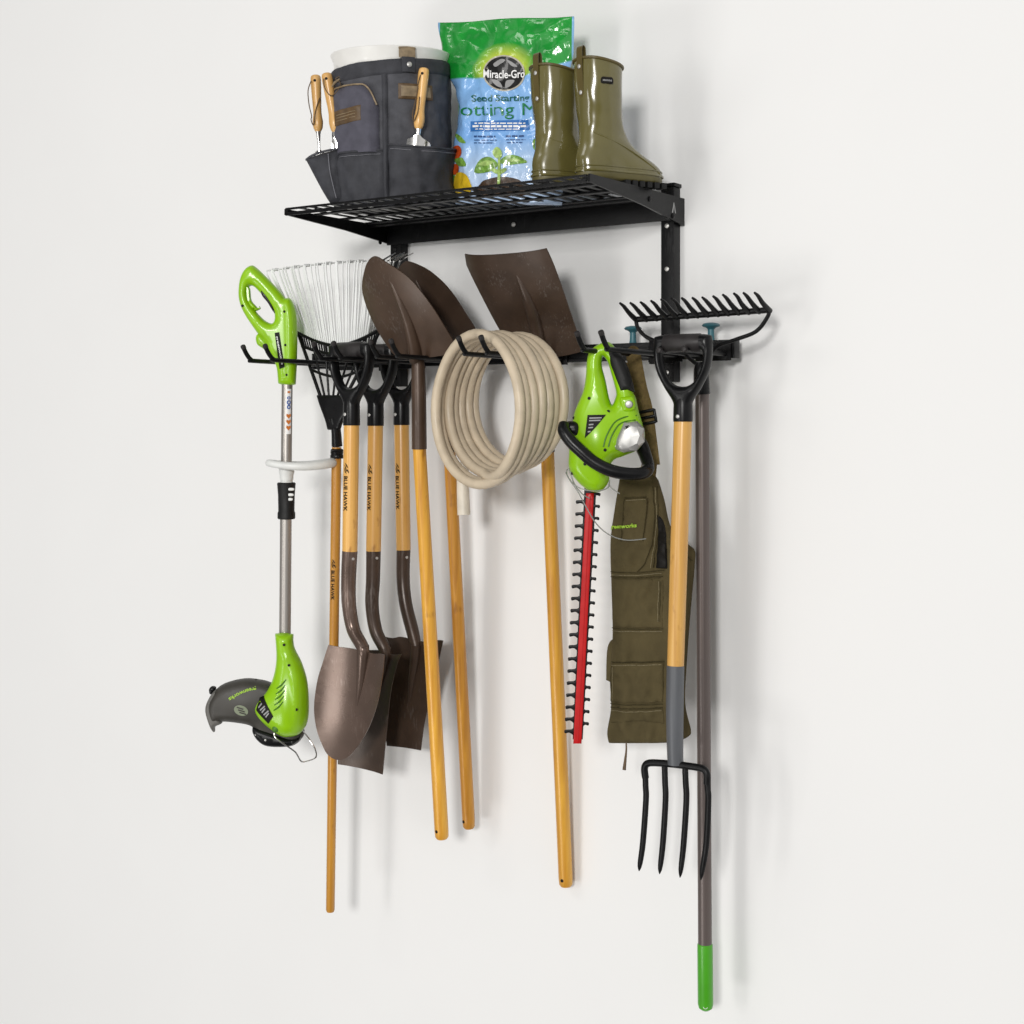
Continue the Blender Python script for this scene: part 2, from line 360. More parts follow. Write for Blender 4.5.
# prong hooks: pairs
HT = .40
pairs = [((243, 265), 0), ((313.5, 333.5), 0), ((370.5, 391), 0), ((458.6, 481), 0), ((577, 601), 0), ((None, None), 0)]
hookX = []
for (ua, ub), _ in pairs:
    xs = (-1.492, -1.432) if ua is None else (P(ua, 350, HT).x, P(ub, 350, HT).x); hookX.append(xs)
ZH = ZC+.148
for i, xs in enumerate(hookX):
    hb = MB(); bb(hb, xs[0]-.014, xs[1]+.014, -.0655, -.0605, RZ-.026, RZ+.014, .002)
    ho = hb.build('hook_plate', m_black, rack)
    tip = HT if i < 5 else .262
    for x in xs:
        b = MB(); zz = ZH
        if i == 5: tube(b, [(x, -.062, zz), (x, -.16, zz), (x, -tip, zz+.002)], .0058, 12)
        else: tube(b, [(x, -.062, zz), (x, -tip+.05, zz+.001), (x, -tip+.028, zz+.004), (x, -tip+.012, zz+.018), (x, -tip, zz+.036)], .0058, 12, smooth=5)
        b.build('prong', m_black, ho)
        b = MB(); d = Vector((0, -.012, .018) if i < 5 else (0, -1, 0)).normalized(); p = Vector((x, -tip, zz+(.036 if i < 5 else .002)))
        lathe(b, [(.0064, -.006), (.0066, 0), (.0055, .003), (.003, .0042)], p, d, 12); b.build('prong_tip', m_grip, ho)
# shelf
SX0, SX1, SH0, SH1 = XL-.022, XR+.022, .036, .428
b = MB(); t = .003
bb(b, SX0, SX1, -SH1, -SH1+t, ZS-.0055, ZS, .001); bb(b, SX0, SX1, -SH1, -SH1+t, ZS-.019, ZS-.0105, .001)
for k in range(10): x = SX0+.004+(SX1-SX0-.008)*k/9; bb(b, x-.004, x+.004, -SH1+.0005, -SH1+t-.0005, ZS-.0103, ZS-.0057, 0)
bb(b, SX0, SX1, -SH1+t+.0005, -SH1+.010, ZS-.003, ZS-.0005, .0008)
bb(b, SX0, SX1, -SH0-.006, -SH0, ZS-.052, ZS-.001, .001); bb(b, SX0, SX1, -SH0-.05, -SH0-.0065, ZS-.004, ZS-.001, .0008)
fr = b.build('shelf_frame', m_black, rack)
b = MB(); n = 25
for k in range(1, n):
    x = SX0+.006+(SX1-SX0-.012)*k/n; bb(b, x-.0066, x+.0066, -SH1+.0105, -SH0-.0505, ZS-.0035, ZS-.0012, .0006)
for h in (.135, .232, .330): bb(b, SX0+.005, SX1-.005, -h-.009, -h+.009, ZS-.0075, ZS-.004, .0006)
bb(b, SX0+.005, SX1-.005, -.122, -.100, ZS-.012, ZS-.004, .0006)
b.build('shelf_mesh', m_black, fr)
for s, X in ((1, XR), (-1, XL)):
    b = MB(); x0 = X+s*.0235; x1 = X+s*.0285
    prof = [(-.002, ZS+.002), (-SH1+.004, ZS+.001), (-SH1+.004, ZS-.016), (-.20, ZS-.036), (-.002, ZS-.062)]
    if s < 0: prof = [(-.002, ZS-.002), (-SH1+.004, ZS-.002), (-SH1+.004, ZS-.016), (-.20, ZS-.03), (-.002, ZS-.05)]
    vs = [(x0, y, z) for y, z in prof]+[(x1, y, z) for y, z in prof]; k = len(prof)
    b.add(vs, [list(range(k)), [k+i for i in range(k)][::-1]]+[[i, (i+1) % k, k+(i+1) % k, k+i] for i in range(k)])
    br = b.build('bracket', m_black, rack)
    b = MB()
    for y, z in ((-.06, ZS-.045), (-.17, ZS-.02)): lathe(b, [(.006, 0), (.006, .002), (.003, .004)], Vector((x1, y, z)), Vector((s, 0, 0)), 10)
    b.build('bolt', m_black, br)
    if s > 0:   # small triangular emblem
        def tri(a, c): return Vector((x1+.0006, -.055+a*.02, ZS-.033+c*.024))
        b = MB(); b.add([tri(-.5, -.2), tri(-.22, -.2), tri(.05, .45), tri(.05, .8), tri(-.1, .8)], [[0, 1, 2, 3, 4]]); b.add([tri(.1, .8), tri(.5, -.2), tri(.25, -.2), tri(.1, .2)], [[0, 1, 2, 3]])
        b.build('emblem', m_pgrey, br)
b = MB()
for x in (-2.02,): lathe(b, [(.006, 0), (.006, .002), (.003, .004)], Vector((x, -SH0-.006, ZS-.028)), Vector((0, -1, 0)), 10)
b.build('bolt', m_rivet, fr)

# ------------------------------------------------------------------ shared tool pieces
def viewframe(p):                                  # horizontal unit vector from p to the camera, and image right
    n = CAM-p; n.z = 0; n.normalize(); return n, Vector((-n.y, n.x, 0))
def shaft_text(root, a, b2, r, s, t0, t1, hgt, alpha, mat=m_print, mark=True, bold=.03):
    # text running down a shaft a->b2 from fraction t0 to t1
    ax = b2-a; n, rt = viewframe(a)
    d = ax.normalized(); n = (n-d*n.dot(d)).normalized(); rt = d.cross(n)
    if rt.dot(RT) < 0: rt = -rt
    L = ax.length
    def fn(x, y):
        p = a+ax*(t0+(t1-t0)*x); w = alpha+(y-.5)*hgt/r; return p+(n*math.cos(w)+rt*math.sin(w))*(r+.0006)
    m = MB()
    if mark:
        text_on(m, s, lambda x, y: fn(.28+.72*x, y), bold)
        def poly(pts): m.add([fn(x, y) for x, y in pts], [list(range(len(pts)))])
        poly([(0, .2), (.09, .75), (.12, 1.15), (.05, .85)]); poly([(.04, .1), (.16, .55), (.2, .9), (.1, .6)]); poly([(.09, .0), (.2, .3), (.235, .8), (.15, .35)]); poly([(.16, .8), (.22, 1.25), (.2, 1.3), (.13, 1.0)])
    else: text_on(m, s, fn, bold)
    return m.build('lettering', mat, root)
def dgrip(root, o, tilt=0.0, w=.062, matg=m_blackpl, sc=1.0, foot=-.185):
    xa = Vector((math.cos(tilt), math.sin(tilt), 0)); l = LP(o, xa, UP)
    out = [(-.056, .017), (0, .0185), (.056, .017), (.066, .006), (.066, -.03), (.059, -.062), (.042, -.095), (.024, -.122), (.0195, -.135), (.0180, -.150, 1), (-.0180, -.150, 1), (-.0195, -.135), (-.024, -.122), (-.042, -.095), (-.059, -.062), (-.066, -.03), (-.066, .006)]
    hole = [(-.040, -.017), (0, -.018), (.040, -.017), (.047, -.028), (.042, -.055), (.026, -.084), (0, -.094), (-.026, -.084), (-.042, -.055), (-.047, -.028)]
    k = lambda p: (p[0]*sc, p[1]*sc)+tuple(p[2:])
    b = MB(); inflate(b, l, [k(p) for p in out], .0185, .014, [[k(p) for p in hole]], g=.008)
    g = clean(b.build('d_grip', matg, root, 50))
    b = MB(); rtube(b, l.at(-.046*sc, 0, .0005), l.at(.046*sc, 0, .0005), .0198, .006, 18); b.build('grip_sleeve', m_grip, g)
    b = MB(); ts = [-.112, -.125, -.14, foot+.004, foot]; tube(b, [l.at(0, z*1.0, 0) for z in ts], [.0165, .0200, .0207, .0212, .0208], 22); b.build('grip_socket', matg, g)
    b = MB(); disc(b, l, 0.0*sc-.004, -.158, .0042, .0204, .0016); b.build('rivet', m_rivet, g)
    return g

# ------------------------------------------------------------------ three short shovels with D grips
SG = 'short D-handled shovels hanging on the left hooks'
def short_shovel(label, ug, vg, h, path, rads, v_wood, v_fer, blade_fn, out, frog, textv, alpha, mw, mb_):
    root = thing('shovel', label, 'shovel', P(ug, vg, h), SG)
    dgrip(root, P(ug, vg, h))
    # wooden shaft
    a = P(ug, vg, h)+UP*-.181; c = P(*v_wood[1]); b = MB(); tube(b, [a+(a-c).normalized()*.01, a, c], [.0185, .0192, .0188], 20)
    b.build('wooden_shaft', mw, root)
    shaft_text(root, a, c, .0192, 'BLUE HAWK', textv[0], textv[1], .0115, alpha)
    # tubular steel socket curving into the blade
    pts = [P(*p) for p in path[:-1]]+[blade_fn(frog[0][0], frog[0][1]+3, frog[0][2]), blade_fn(frog[1][0], frog[1][1]+3, frog[1][2])]; rads = list(rads)+[rads[-1]*.72]; b = MB(); tube(b, pts, rads, 18, smooth=6); so = b.build('socket', mb_, root)
    b = MB(); n, rt = viewframe(pts[0]); q = pts[0].lerp(pts[1], .25); dirn = (n*.85+rt*.45).normalized()
    lathe(b, [(.0035, -.002), (.0035, .0012), (.0015, .002)], q+dirn*rads[0]*.99, dirn, 10); b.build('rivet', m_rivet, so)
    b = MB(); sheet(b, blade_fn, out, .0028, 3.2); bl = b.build('blade', mb_, root, 50)
    b = MB(); tube(b, [blade_fn(u, v, o) for u, v, o, r in frog], [r for u, v, o, r in frog], 14, smooth=5); b.build('frog', mb_, bl)
    return root
# 1: round point, nearest
pl = PL(352, 700, .315, 4, -3)
def s1(u, v, off=0):
    s = (u-(352-(v-650)*.10))/34; return pl.at(u, v, off+.026*(s*s)+.010*max(0, (v-715)/45)**2-.014)
short_shovel('nearest short shovel with a rounded blade, closest to the yellow-green string trimmer', 351.5, 350, .30,
    [(349.8, 551, .30), (348.5, 580, .30), (349, 605, .302), (353.5, 630, .30), (361, 648, .296)], [.0192, .0185, .0178, .0168, .0150],
    ((353, 421, .30), (349.8, 552, .30)), None, s1,
    [(328.4, 645, 1), (337, 647.5), (346, 649), (360, 652), (374, 654), (381, 653), (388.6, 653.6, 1), (386.8, 674), (380.4, 702), (367.7, 730), (352, 753), (343, 759.5), (336, 760), (330, 757), (324.6, 750), (318, 731), (316, 708), (319, 681), (324, 661)],
    [(361, 646, .004, .0150), (360.5, 660, .002, .0150), (357.5, 685, 0, .010), (354.5, 703, -.001, .005), (353, 714, -.004, .003)], (.30, .68), -.72, m_woodl, m_brownsheen)
# 2: narrow square drain spade, behind it
pl2 = PL(372, 700, .21, 6, -2)
def s2(u, v, off=0):
    s = (u-(374-(v-650)*.10))/26; return pl2.at(u, v, off+.014*s*s-.010)
short_shovel('middle short spade with a long narrow square-ended blade, half hidden behind the rounded one', 375.5, 352, .206,
    [(373.5, 550, .206), (373, 580, .206), (372, 605, .21), (376, 631, .207), (384, 650, .20)], [.0185, .0178, .0170, .0165, .015],
    ((376.5, 421, .206), (373.5, 551, .206)), None, s2,
    [(345, 651, 1), (380, 651), (391, 655), (403.5, 653.5, 1), (398, 664), (391, 690), (387, 725), (382.5, 774.5, 1), (360, 769.5), (338.5, 764, 1), (341, 710)],
    [(384, 648, .003, .015), (382, 664, .001, .0135), (376, 690, 0, .008), (373, 706, -.004, .003)], (.31, .68), -.78, m_woodl, m_brownd)
# 3: square spade, nearest the wall
pl3 = PL(410, 690, .105, 6, -2)
def s3(u, v, off=0):
    s = (u-(413-(v-640)*.09))/30; return pl3.at(u, v, off+.012*s*s-.006)
short_shovel('rear short spade with a broad square blade, hanging closest to the wall', 401.5, 353, .10,
    [(403.5, 549, .10), (403.2, 580, .10), (406, 605, .104), (413, 633, .10), (417, 652, .096)], [.0182, .0175, .0170, .0165, .013],
    ((403.8, 421, .10), (403.5, 550, .10)), None, s3,
    [(381.7, 635, 1), (392, 638), (400, 637), (412, 640), (425, 642), (436, 640), (444.7, 640, 1), (439, 664), (430, 700), (424, 725), (420.5, 750.5, 1), (403, 748), (386.5, 746, 1), (383, 700)],
    [(415.5, 645, .003, .0145), (414, 660, .002, .0135), (410, 685, 0, .0085), (407, 707, -.003, .003)], (.31, .68), -.78, m_woodl, m_brownd)

# ------------------------------------------------------------------ three long shovels, blade up
LG = 'long-handled shovels hanging blade up'
def long_shovel(label, bfn, out, frog, sock, srad, top, bot, r, mw, hole, mbl, nblade=3.2):
    root = thing('long_shovel', label, 'shovel', P(*bot), LG)
    b = MB(); sheet(b, bfn, out, .0028, nblade); bl = b.build('blade', mbl, root, 50)
    b = MB(); tube(b, [bfn(u, v, o) for u, v, o, q in frog], [q for u, v, o, q in frog], 14, smooth=5); b.build('frog', mbl, bl)
    b = MB(); tube(b, [P(*p) for p in sock], srad, 18, smooth=5); b.build('socket', mbl, root)
    a = P(*top); c = P(*bot); b = MB(); d = (c-a).normalized()
    tube(b, [a-d*.02, a, a.lerp(c, .5), c-d*.02, c-d*.006, c-d*.001, c], [r*.9, r*.95, r, r*1.02, r*.97, r*.75, r*.4], 20)
    wd = b.build('wooden_handle', mw, root)
    q = P(*hole); n, rt = viewframe(q); ax = c-a; t = (q-a).dot(d); on = a+d*t
    k = (px(q)[0]-px(on)[0])/(F/(on-CAM).dot(FW)); k = max(-.85*r, min(.85*r, k)); dirn = (n*math.sqrt(1-(k/r)**2)+rt*(k/r)).normalized()
    b = MB(); lathe(b, [(.0042, -.002), (.0042, .0006), (.002, .0007)], on+dirn*(r*1.0), dirn, 12); b.build('hang_hole', m_print, wd)
    return root
plA = PL(418, 357, .26, 0, -23)
def bA(u, v, off=0):
    ax = 418-(357-v)*.30-(max(0, 300-v)*.07); s = (u-ax)/38; t = (357-v)/100
    return plA.at(u, v, off-.022*s*s+.030*math.sin(max(0, t)*2.6)*.45+.004)
long_shovel('long shovel with a rounded point-up blade in front, its handle a paler yellow', bA,
    [(378, 255), (389, 260.5), (411, 276), (430, 301), (444, 328), (455, 353, 1), (440, 356), (426, 357), (410, 357), (396, 356), (391, 353, 1), (377, 332), (366, 308), (362, 289), (366, 270), (371, 259)],
    [(418, 360, .004, .0160), (417, 345, .004, .0165), (412, 322, .000, .0140), (404, 300, -.001, .0095), (390, 272, -.005, .005)],
    [(418, 357, .262), (418.5, 380, .26), (419, 410, .258), (419.3, 449, .254)], [.0150, .0172, .0178, .0182],
    (419.3, 447, .254), (442, 839, .17), .0170, m_woody, (436.5, 829, .17), m_brown)
plB = PL(446, 345, .14, 0, -22)
def bB(u, v, off=0):
    ax = 449-(357-v)*.33; s = (u-ax)/38; t = (357-v)/100
    return plB.at(u, v, off-.020*s*s+.012*math.sin(max(0, t)*2.6)+.004)
long_shovel('long shovel with a darker pointed blade, half hidden behind the front one', bB,
    [(405, 262), (413, 260.5), (430, 268), (445, 281), (457, 297), (467, 315), (475, 331), (482, 355, 1), (458, 357), (436, 357), (422, 354, 1), (408, 325), (398, 297), (396, 277)],
    [(448, 359, .004, .0145), (446, 342, .005, .0135), (438, 318, .003, .009), (428, 295, .001, .006), (417, 275, -.002, .003)],
    [(448, 357, .145), (448.5, 390, .142), (449, 420, .138), (449.5, 452, .134)], [.0145, .017, .0175, .0178],
    (449.5, 450, .134), (469, 828.5, .055), .0158, m_woodd, (463.5, 819.5, .055), m_brownd)
plC = PL(541, 352, .112, 0, -30)
def bC(u, v, off=0):
    ax = 543-(357-v)*.36; s = (u-ax)/42; t = (357-v)/100
    return plC.at(u, v, off-.010*s*s*s*s-.006*s*s+.010*math.sin(max(0, t)*2.4)+.002)
long_shovel('long shovel with a square flat-topped scoop blade, right of the hose coil', bC,
    [(463, 255.5, 1), (505, 252.5), (545, 249.5, 1), (553, 267), (562, 291), (570, 315), (577, 338), (581, 353, 1), (560, 356), (540, 357), (525, 356), (514, 353, 1), (499, 328), (482, 297), (464, 267, 1)],
    [(543, 360, .004, .0165), (541, 342, .004, .0175), (536, 315, .000, .0165), (528, 292, -.002, .0120), (517, 270, -.005, .005)],
    [(543, 356, .112), (544.5, 380, .108), (545.8, 410, .102), (547.5, 452, .095)], [.0145, .0165, .0172, .0176],
    (547.3, 450, .095), (566, 886.5, .030), .0170, m_woody, (562, 878, .03), m_brownd)

# ------------------------------------------------------------------ leaf rake
lr = thing('leaf_rake', 'leaf rake with pale clear tines fanning up from a black lattice head', 'rake', P(330, 912, .19))
plr = PL(337, 350, .215, 0, 0)
b = MB(); a = P(336.5, 455, .20); c = P(330.3, 912, .19); d = (c-a).normalized()
tube(b, [a-d*.02, a, a.lerp(c, .5), c-d*.006, c-d*.001, c], [.0125, .0128, .0122, .0112, .0095, .007], 16); b.build('wooden_handle', m_woodd, lr)
shaft_text(lr, a, c, .0128, 'BLUE HAWK', .225, .315, .0095, -.45)
b = MB(); tube(b, [P(333.5, 418, .215), P(336, 430, .208), P(337, 446, .20)], [.0125, .0125, .0140], 16, smooth=4)
lathe(b, [(.0165, 0), (.0172, .003), (.0172, .008), (.0155, .011), (.0165, .014), (.0165, .022)], P(336.9, 458.5, .20), UP, 18)
so = b.build('socket', m_blackpl, lr)
b = MB(); rtube(b, P(331, 450.5, .222), P(343, 450.5, .20), .004, .002, 10); b.build('screw', m_blackpl, so)
b = MB()
A0, A1 = [(298, 332.5), (316, 341), (337, 345.5), (358, 340.5), (379, 330)], [(302, 346), (318, 351.5), (337, 354), (357, 351.5), (375, 345)]
arc0 = cr_path(A0, 8); arc1 = cr_path(A1, 8); arc2 = cr_path([(310, 369), (322, 374), (337, 377), (350, 374.5), (363, 369)], 8)
for arc, r in ((arc0, .0048), (arc1, .0042), (arc2, .0038)): tube(b, [plr.at(u, v) for u, v in arc], r, 8)
for k in range(0, 33): b_ = tube(b, [plr.at(*arc0[k]), plr.at(*arc1[k])], .0022, 6)
for k in range(7):
    f = k/6; e = (298+81*f, 332.5+13*math.sin(f*math.pi)); q = (321+24*f, 398)
    tube(b, [plr.at(*e), plr.at(*q)], .0046 if k in (0, 6) else .003, 8)
inflate(b, plr, [(317, 395, 1), (346, 395, 1), (350, 408), (343, 421), (340, 430, 1), (328, 430, 1), (325.5, 420), (320, 405)], .008, 3)
b.build('rake_head', m_blackpl, lr, 50)
NT = 46
for k in range(NT):
    f = k/(NT-1); i = f*32; j = int(min(31, i)); w = i-j
    base = [arc0[j][q]*(1-w)+arc0[j+1][q]*w for q in (0, 1)]; tip = (270+130*f+2*math.sin(k*1.7), 274.5-10*f-2.5*math.sin(f*math.pi)+.8*math.sin(k*2.3))
    p0 = plr.at(*base); p1 = plr.at(tip[0], tip[1], .012); m = p0.lerp(p1, .5); e = p1+(Vector((.002, .022, .012)) if k < NT-7 else Vector((.014, .040, .030)))
    b = MB(); tube(b, [p0, m, p1, p1+Vector((.001, .008, .010)), e], [.0023, .0022, .0021, .0020, .0015], 8, smooth=3, sx=1.0)
    b.build('tine', m_tine if k < NT-7 else m_chrome, lr)

# ------------------------------------------------------------------ bow rake
br = thing('bow_rake', 'bow rake with black steel teeth above a long taupe shaft and green end grip', 'rake', P(705, 1010, .11))
pb = PL(700, 330, .135, 3, 0)
b = MB(); a = P(702, 380, .125); c = P(705, 946, .11); tube(b, [a, c], [.0155, .0155], 20); b.build('steel_shaft', m_shaftg, br)
b = MB(); c2 = P(705.6, 1010, .11); d = (c2-c).normalized()
tube(b, [c-d*.006, c-d*.004, c, c2-d*.014, c2-d*.005, c2], [.0150, .0168, .0172, .0172, .0150, .0085], 24); gg = b.build('end_grip', m_grgrip, br)
b = MB(); q = P(705.4, 1004, .11); n, rt = viewframe(q); lathe(b, [(.0052, -.004), (.0052, .0006), (.004, .0010), (.0038, -.001)], q+n*.0155, n, 16, True, False); b.build('hang_hole', m_white, gg)
b = MB(); tube(b, [P(700, 362, .13), P(701, 372, .128), P(702, 394, .124)], [.010, .0165, .0180], 18, smooth=4); so = b.build('socket', m_blackpl, br)
b = MB(); bar0, bar1 = (636, 319.5), (769, 310)
tube(b, [pb.at(*bar0), pb.at(*bar1)], .0068, 10); b.build('rake_bar', m_black, br)
for k in range(14):
    f = k/13; u = bar0[0]+(bar1[0]-bar0[0])*f; v = bar0[1]+(bar1[1]-bar0[1])*f; p = pb.at(u, v-.5)
    jit = Vector((.002*math.sin(k*3.1), 0, .0015*math.sin(k*5.3)))
    b = MB(); tube(b, [p+Vector((0, .004, -.003)), p+Vector((0, -.012, .003)), p+Vector((-.001, -.032, .013)), p+Vector((-.003, -.050, .0255))+jit, p+Vector((-.005, -.064, .032))+jit], [.0066, .0062, .0052, .0042, .0026], 9, smooth=4)
    b.build('tooth', m_black, br)
for pts in ([(636, 320.5), (638, 328), (645, 336), (655, 341), (680, 352), (699, 366)], [(769, 310.5), (767.5, 317), (756, 331.5), (734.5, 340), (716, 347.5), (702, 366)]):
    b = MB(); tube(b, [pb.at(u, v) for u, v in pts], .0046, 10, smooth=5); b.build('bow_arm', m_black, br)

# ------------------------------------------------------------------ garden fork
gf = thing('garden_fork', 'four-tined garden fork with black D grip, pale wood shaft and grey ferrule', 'fork', P(675, 880, .235))
go = P(683, 343, .232); dgrip(gf, go, .10, sc=1.0, foot=-.169)
a = go+UP*-.165; c = P(675.5, 667, .235); b = MB(); tube(b, [a+Vector((0,0,.01)), a, c], [.0188, .0198, .0184], 20); b.build('wooden_shaft', m_woodl, gf)
b = MB(); tube(b, [P(675.5, 665.5, .235), P(674.8, 710, .238), P(675, 745, .237), P(675.5, 764, .235)], [.0192, .0192, .0180, .0172], 18, smooth=5); b.build('ferrule', m_steelg, gf)
pf = PL(676, 765, .238, 2, 0)
b = MB(); tube(b, [pf.at(u, v) for u, v in [(645.5, 778), (644.6, 768), (648.5, 763.2), (662, 763.2), (680, 765), (696, 767.2), (704, 769.5), (707, 775), (707, 784)]], [.0078]*9, 12, smooth=5)
hd = b.build('fork_head', m_black, gf)
for tn in ([(645.3, 772), (646, 800), (643, 842), (639, 871)], [(664.6, 764), (665.6, 800), (663, 842), (659.5, 874)], [(685, 765), (686.4, 800), (683.8, 842), (680, 877.5)], [(707, 778), (708.4, 800), (706.5, 842), (700.8, 880)]):
    b = MB(); o = [0, .010, .004, -.012, -.02]
    pts = [tn[0], ((tn[0][0]+tn[1][0])/2, (tn[0][1]+tn[1][1])/2), tn[1], tn[2], ((tn[2][0]*.25+tn[3][0]*.75), tn[2][1]*.25+tn[3][1]*.75), tn[3]]
    tube(b, [pf.at(u, v) for u, v in pts], [.0070, .0070, .0070, .0070, .0058, .0010], 10, smooth=4, sx=.8); b.build('tine', m_black, gf)

# ------------------------------------------------------------------ hose
hs = thing('garden_hose', 'beige garden hose coiled in loops over two prongs', 'hose', P(498, 490, .24))
cc = P(471.5, 411.5, .345); yw = R(-15); axn = Vector((math.sin(yw), -math.cos(yw), 0)); axx = Vector((math.cos(yw), math.sin(yw), 0))
pts = []; NTN = 7; STEP = 44; HR = .0118; random.seed(3)
rr = [.1665, .163, .170, .166, .172, .167, .171, .168]; rzz = [.1755, .170, .168, .161, .158, .154, .151, .149]
for i in range(NTN*STEP+1):
    t = i/STEP; k = int(t); f = t-k; f2 = f*f*(3-2*f)
    rad = rr[min(k, 7)]*(1-f2)+rr[min(k+1, 7)]*f2+.0016*math.sin(t*9.1)
    rz = rzz[min(k, 7)]*(1-f2)+rzz[min(k+1, 7)]*f2
    w = 2*math.pi*t-math.pi*.5; dep = -(k+max(0, min(1, (f-.35)/.3)))*.0208
    xo = .0045*math.sin(k*2.4+f2*2.4); zo = .0025*math.cos(k*1.9+f2*1.9)+(.1755-rz)*.9
    tk = max(0, 1-t/.16)**1.5; rad -= .030*tk; rz -= .030*tk; dep -= .040*tk
    pts.append(cc+axx*(rad*math.cos(w)+xo)+UP*(rz*math.sin(w)+zo)+axn*dep)
b = MB(); tube(b, pts, HR, 14); b.build('hose_coil', m_hose, hs)
b = MB(); e = pts[-1]; tp = P(462, 470, .2)
ha = [pts[-1], P(490, 464, .205), P(470, 461, .198), P(463, 470, .195), P(463, 492, .195), P(464, 515, .197)]
tube(b, ha, [.0122, .0128, .0130, .0135, .0150, .0158], 14, smooth=4); b.build('hose_end', M('pale_hose_sleeve', (.66, .60, .50), .45), hs)

# ------------------------------------------------------------------ string trimmer
st = thing('string_trimmer', 'lime green string trimmer with grey shaft hung by its loop handle', 'string trimmer', P(287, 746, .29))
pt = PL(288, 400, .285, 34)
out = [(251.8, 265.4), (257, 268), (266.5, 277), (278, 289), (285.5, 298, 1), (291, 299.3), (295.7, 311), (297.3, 328), (297, 360), (295.8, 384.5, 1), (287, 386), (278.2, 383.5, 1), (276.2, 366), (268.5, 352), (265, 343), (256.6, 332), (243.5, 312), (238.8, 297), (240, 280), (245, 269.5)]
hole = [(252.7, 286), (258.6, 291), (268, 302.5), (274.6, 314), (273, 323), (264.5, 320), (253.5, 308), (247.8, 297), (248.4, 288)]
def rid(u, v): return .004*math.exp(-((u-291-(v-330)*.03)/3.0)**2)*(1 if v > 300 else 0)
b = MB(); inflate(b, pt, out, .023, 6.5, [hole], g=2.2, hf=rid); up = clean(b.build('handle_housing', m_green, st, 60))
b = MB(); inflate(b, pt, [(256, 337), (259, 333.5), (264, 336), (270, 344), (268, 351), (262, 348), (257, 344)], .016, 4); clean(b.build('adjuster_knob', m_green, up, 60))
b = MB(); inflate(b, pt, [(262, 286.5), (266, 292), (272.5, 302), (276.3, 312), (274.3, 313), (268, 303), (262, 295)], .0195, 1.6); clean(b.build('grip_insert', m_blackpl, up, 60))
b = MB(); inflate(b, pt, [(246.5, 287), (250, 288.5), (251.5, 300), (257, 307), (256, 309.5), (251, 308), (247, 299)], .014, 2.2); inflate(b, pt, [(253, 305), (258.5, 308), (259.5, 306), (260.5, 309), (255, 311)], .010, 2); clean(b.build('trigger', m_green, up, 60))
b = MB(); decal(b, pt.at, [(276.2, 333.4, 1), (280.8, 332.7, 1), (286.2, 367.5, 1), (281, 369.3, 1)], 2.5, lift=.0238); lb = b.build('label_plate', m_print, up)
b = MB()
def lab(x, y): u = 278.2+x*5.6; v = 336.5+x*28.5; return pt.at(u+1.1*(y-.5)*2.4, v-(y-.5)*.6, .0246)
text_on(b, 'greenworks', lab, .02); b.build('lettering', m_pwhite, lb)
b = MB()
for x, y in ((255, 178), (440, 370), (225, 340), (340, 465), (445, 540), (340, 550), (452, 692)):
    u, v = 200+x*.1953, 240+y*.1953; o = .0205 if y in (178, 340, 465) else (.0165 if y == 550 else .0235); disc(b, pt, u, v, .0034, o, .0012)
b.build('screw', m_print, up)
b = MB(); tube(b, [pt.at(287.2, 380), pt.at(286, 500)], .0140, 20); tube(b, [pt.at(286, 500.5), pt.at(285, 637)], .0150, 20); sh = b.build('shaft', m_alu, st)
# warning strip on the shaft
def shp(x, y): p = pt.at(289.3-.013*y, 389+45*y); n, rt = viewframe(p); ax_ = pt.at(287.2-.0095*(9+45*y), 389+45*y); w = -.15+x*.95; return ax_+(n*math.cos(w)+rt*math.sin(w))*.01445
def shq(x, y): p = shp(x, y); n, rt = viewframe(p); return p+n*.0019
b = MB(); gx = 6; gy = 16
b.add([shp(i/gx, j/gy) for j in range(gy+1) for i in range(gx+1)], [[j*(gx+1)+i, j*(gx+1)+i+1, (j+1)*(gx+1)+i+1, (j+1)*(gx+1)+i] for j in range(gy) for i in range(gx)]); wl = b.build('warning_strip', m_pwhite, sh)
b = MB()
for c0, rx, ry in ((.20, .35, .035), (.30, .4, .05), (.40, .35, .05)):
    o = ell(.5, c0, rx, ry, 16); i_ = ell(.5, c0, rx*.5, ry*.5, 16); b.add([shq(*p) for p in o+i_], [[k, (k+1) % 16, 16+(k+1) % 16, 16+k] for k in range(16)])
b.build('symbol', m_pblue, wl)
b = MB()
for c0 in (.60, .73, .86): b.add([shq(*p) for p in [(.1, c0-.05), (.5, c0-.03), (.9, c0-.05), (.95, c0), (.5, c0+.06), (.05, c0)]], [[0, 1, 2, 3, 4, 5]])
b.add([shq(*p) for p in ell(.5, .07, .3, .025, 12)], [list(range(12))]); b.build('symbol', m_porange, wl)
# auxiliary loop handle, a level ring seen edge on
b = MB(); cpt = pt.at(300.5, 463.5); n, rt = viewframe(cpt); ring = []
for k in range(22):
    w = 2*math.pi*k/22; ring.append(cpt+rt*(.080*math.cos(w))+n*(.040*math.sin(w))+UP*(.004*math.cos(w*2)-.002))
tube(b, ring, [.0108+.0018*math.cos(2*math.pi*k/22) for k in range(22)], 14, closed=True, smooth=2); hnd = b.build('loop_handle', m_palehandle, st)
b = MB(); lathe(b, [(.017, 0), (.0175, .012), (.020, .020), (.018, .034)], pt.at(286.6, 480), UP, 20); lathe(b, [(.0155, -.012), (.0155, 0)], pt.at(286.6, 480), UP, 20); b.build('clamp', m_palehandle, hnd)
b = MB(); lathe(b, [(.0205, 0), (.0225, .002), (.0225, .016), (.0205, .020), (.0212, .060), (.0232, .086), (.0238, .090), (.022, .093)], pt.at(286.4, 519), UP, 24); cl = b.build('coupling', m_rubber, st)
b = MB()
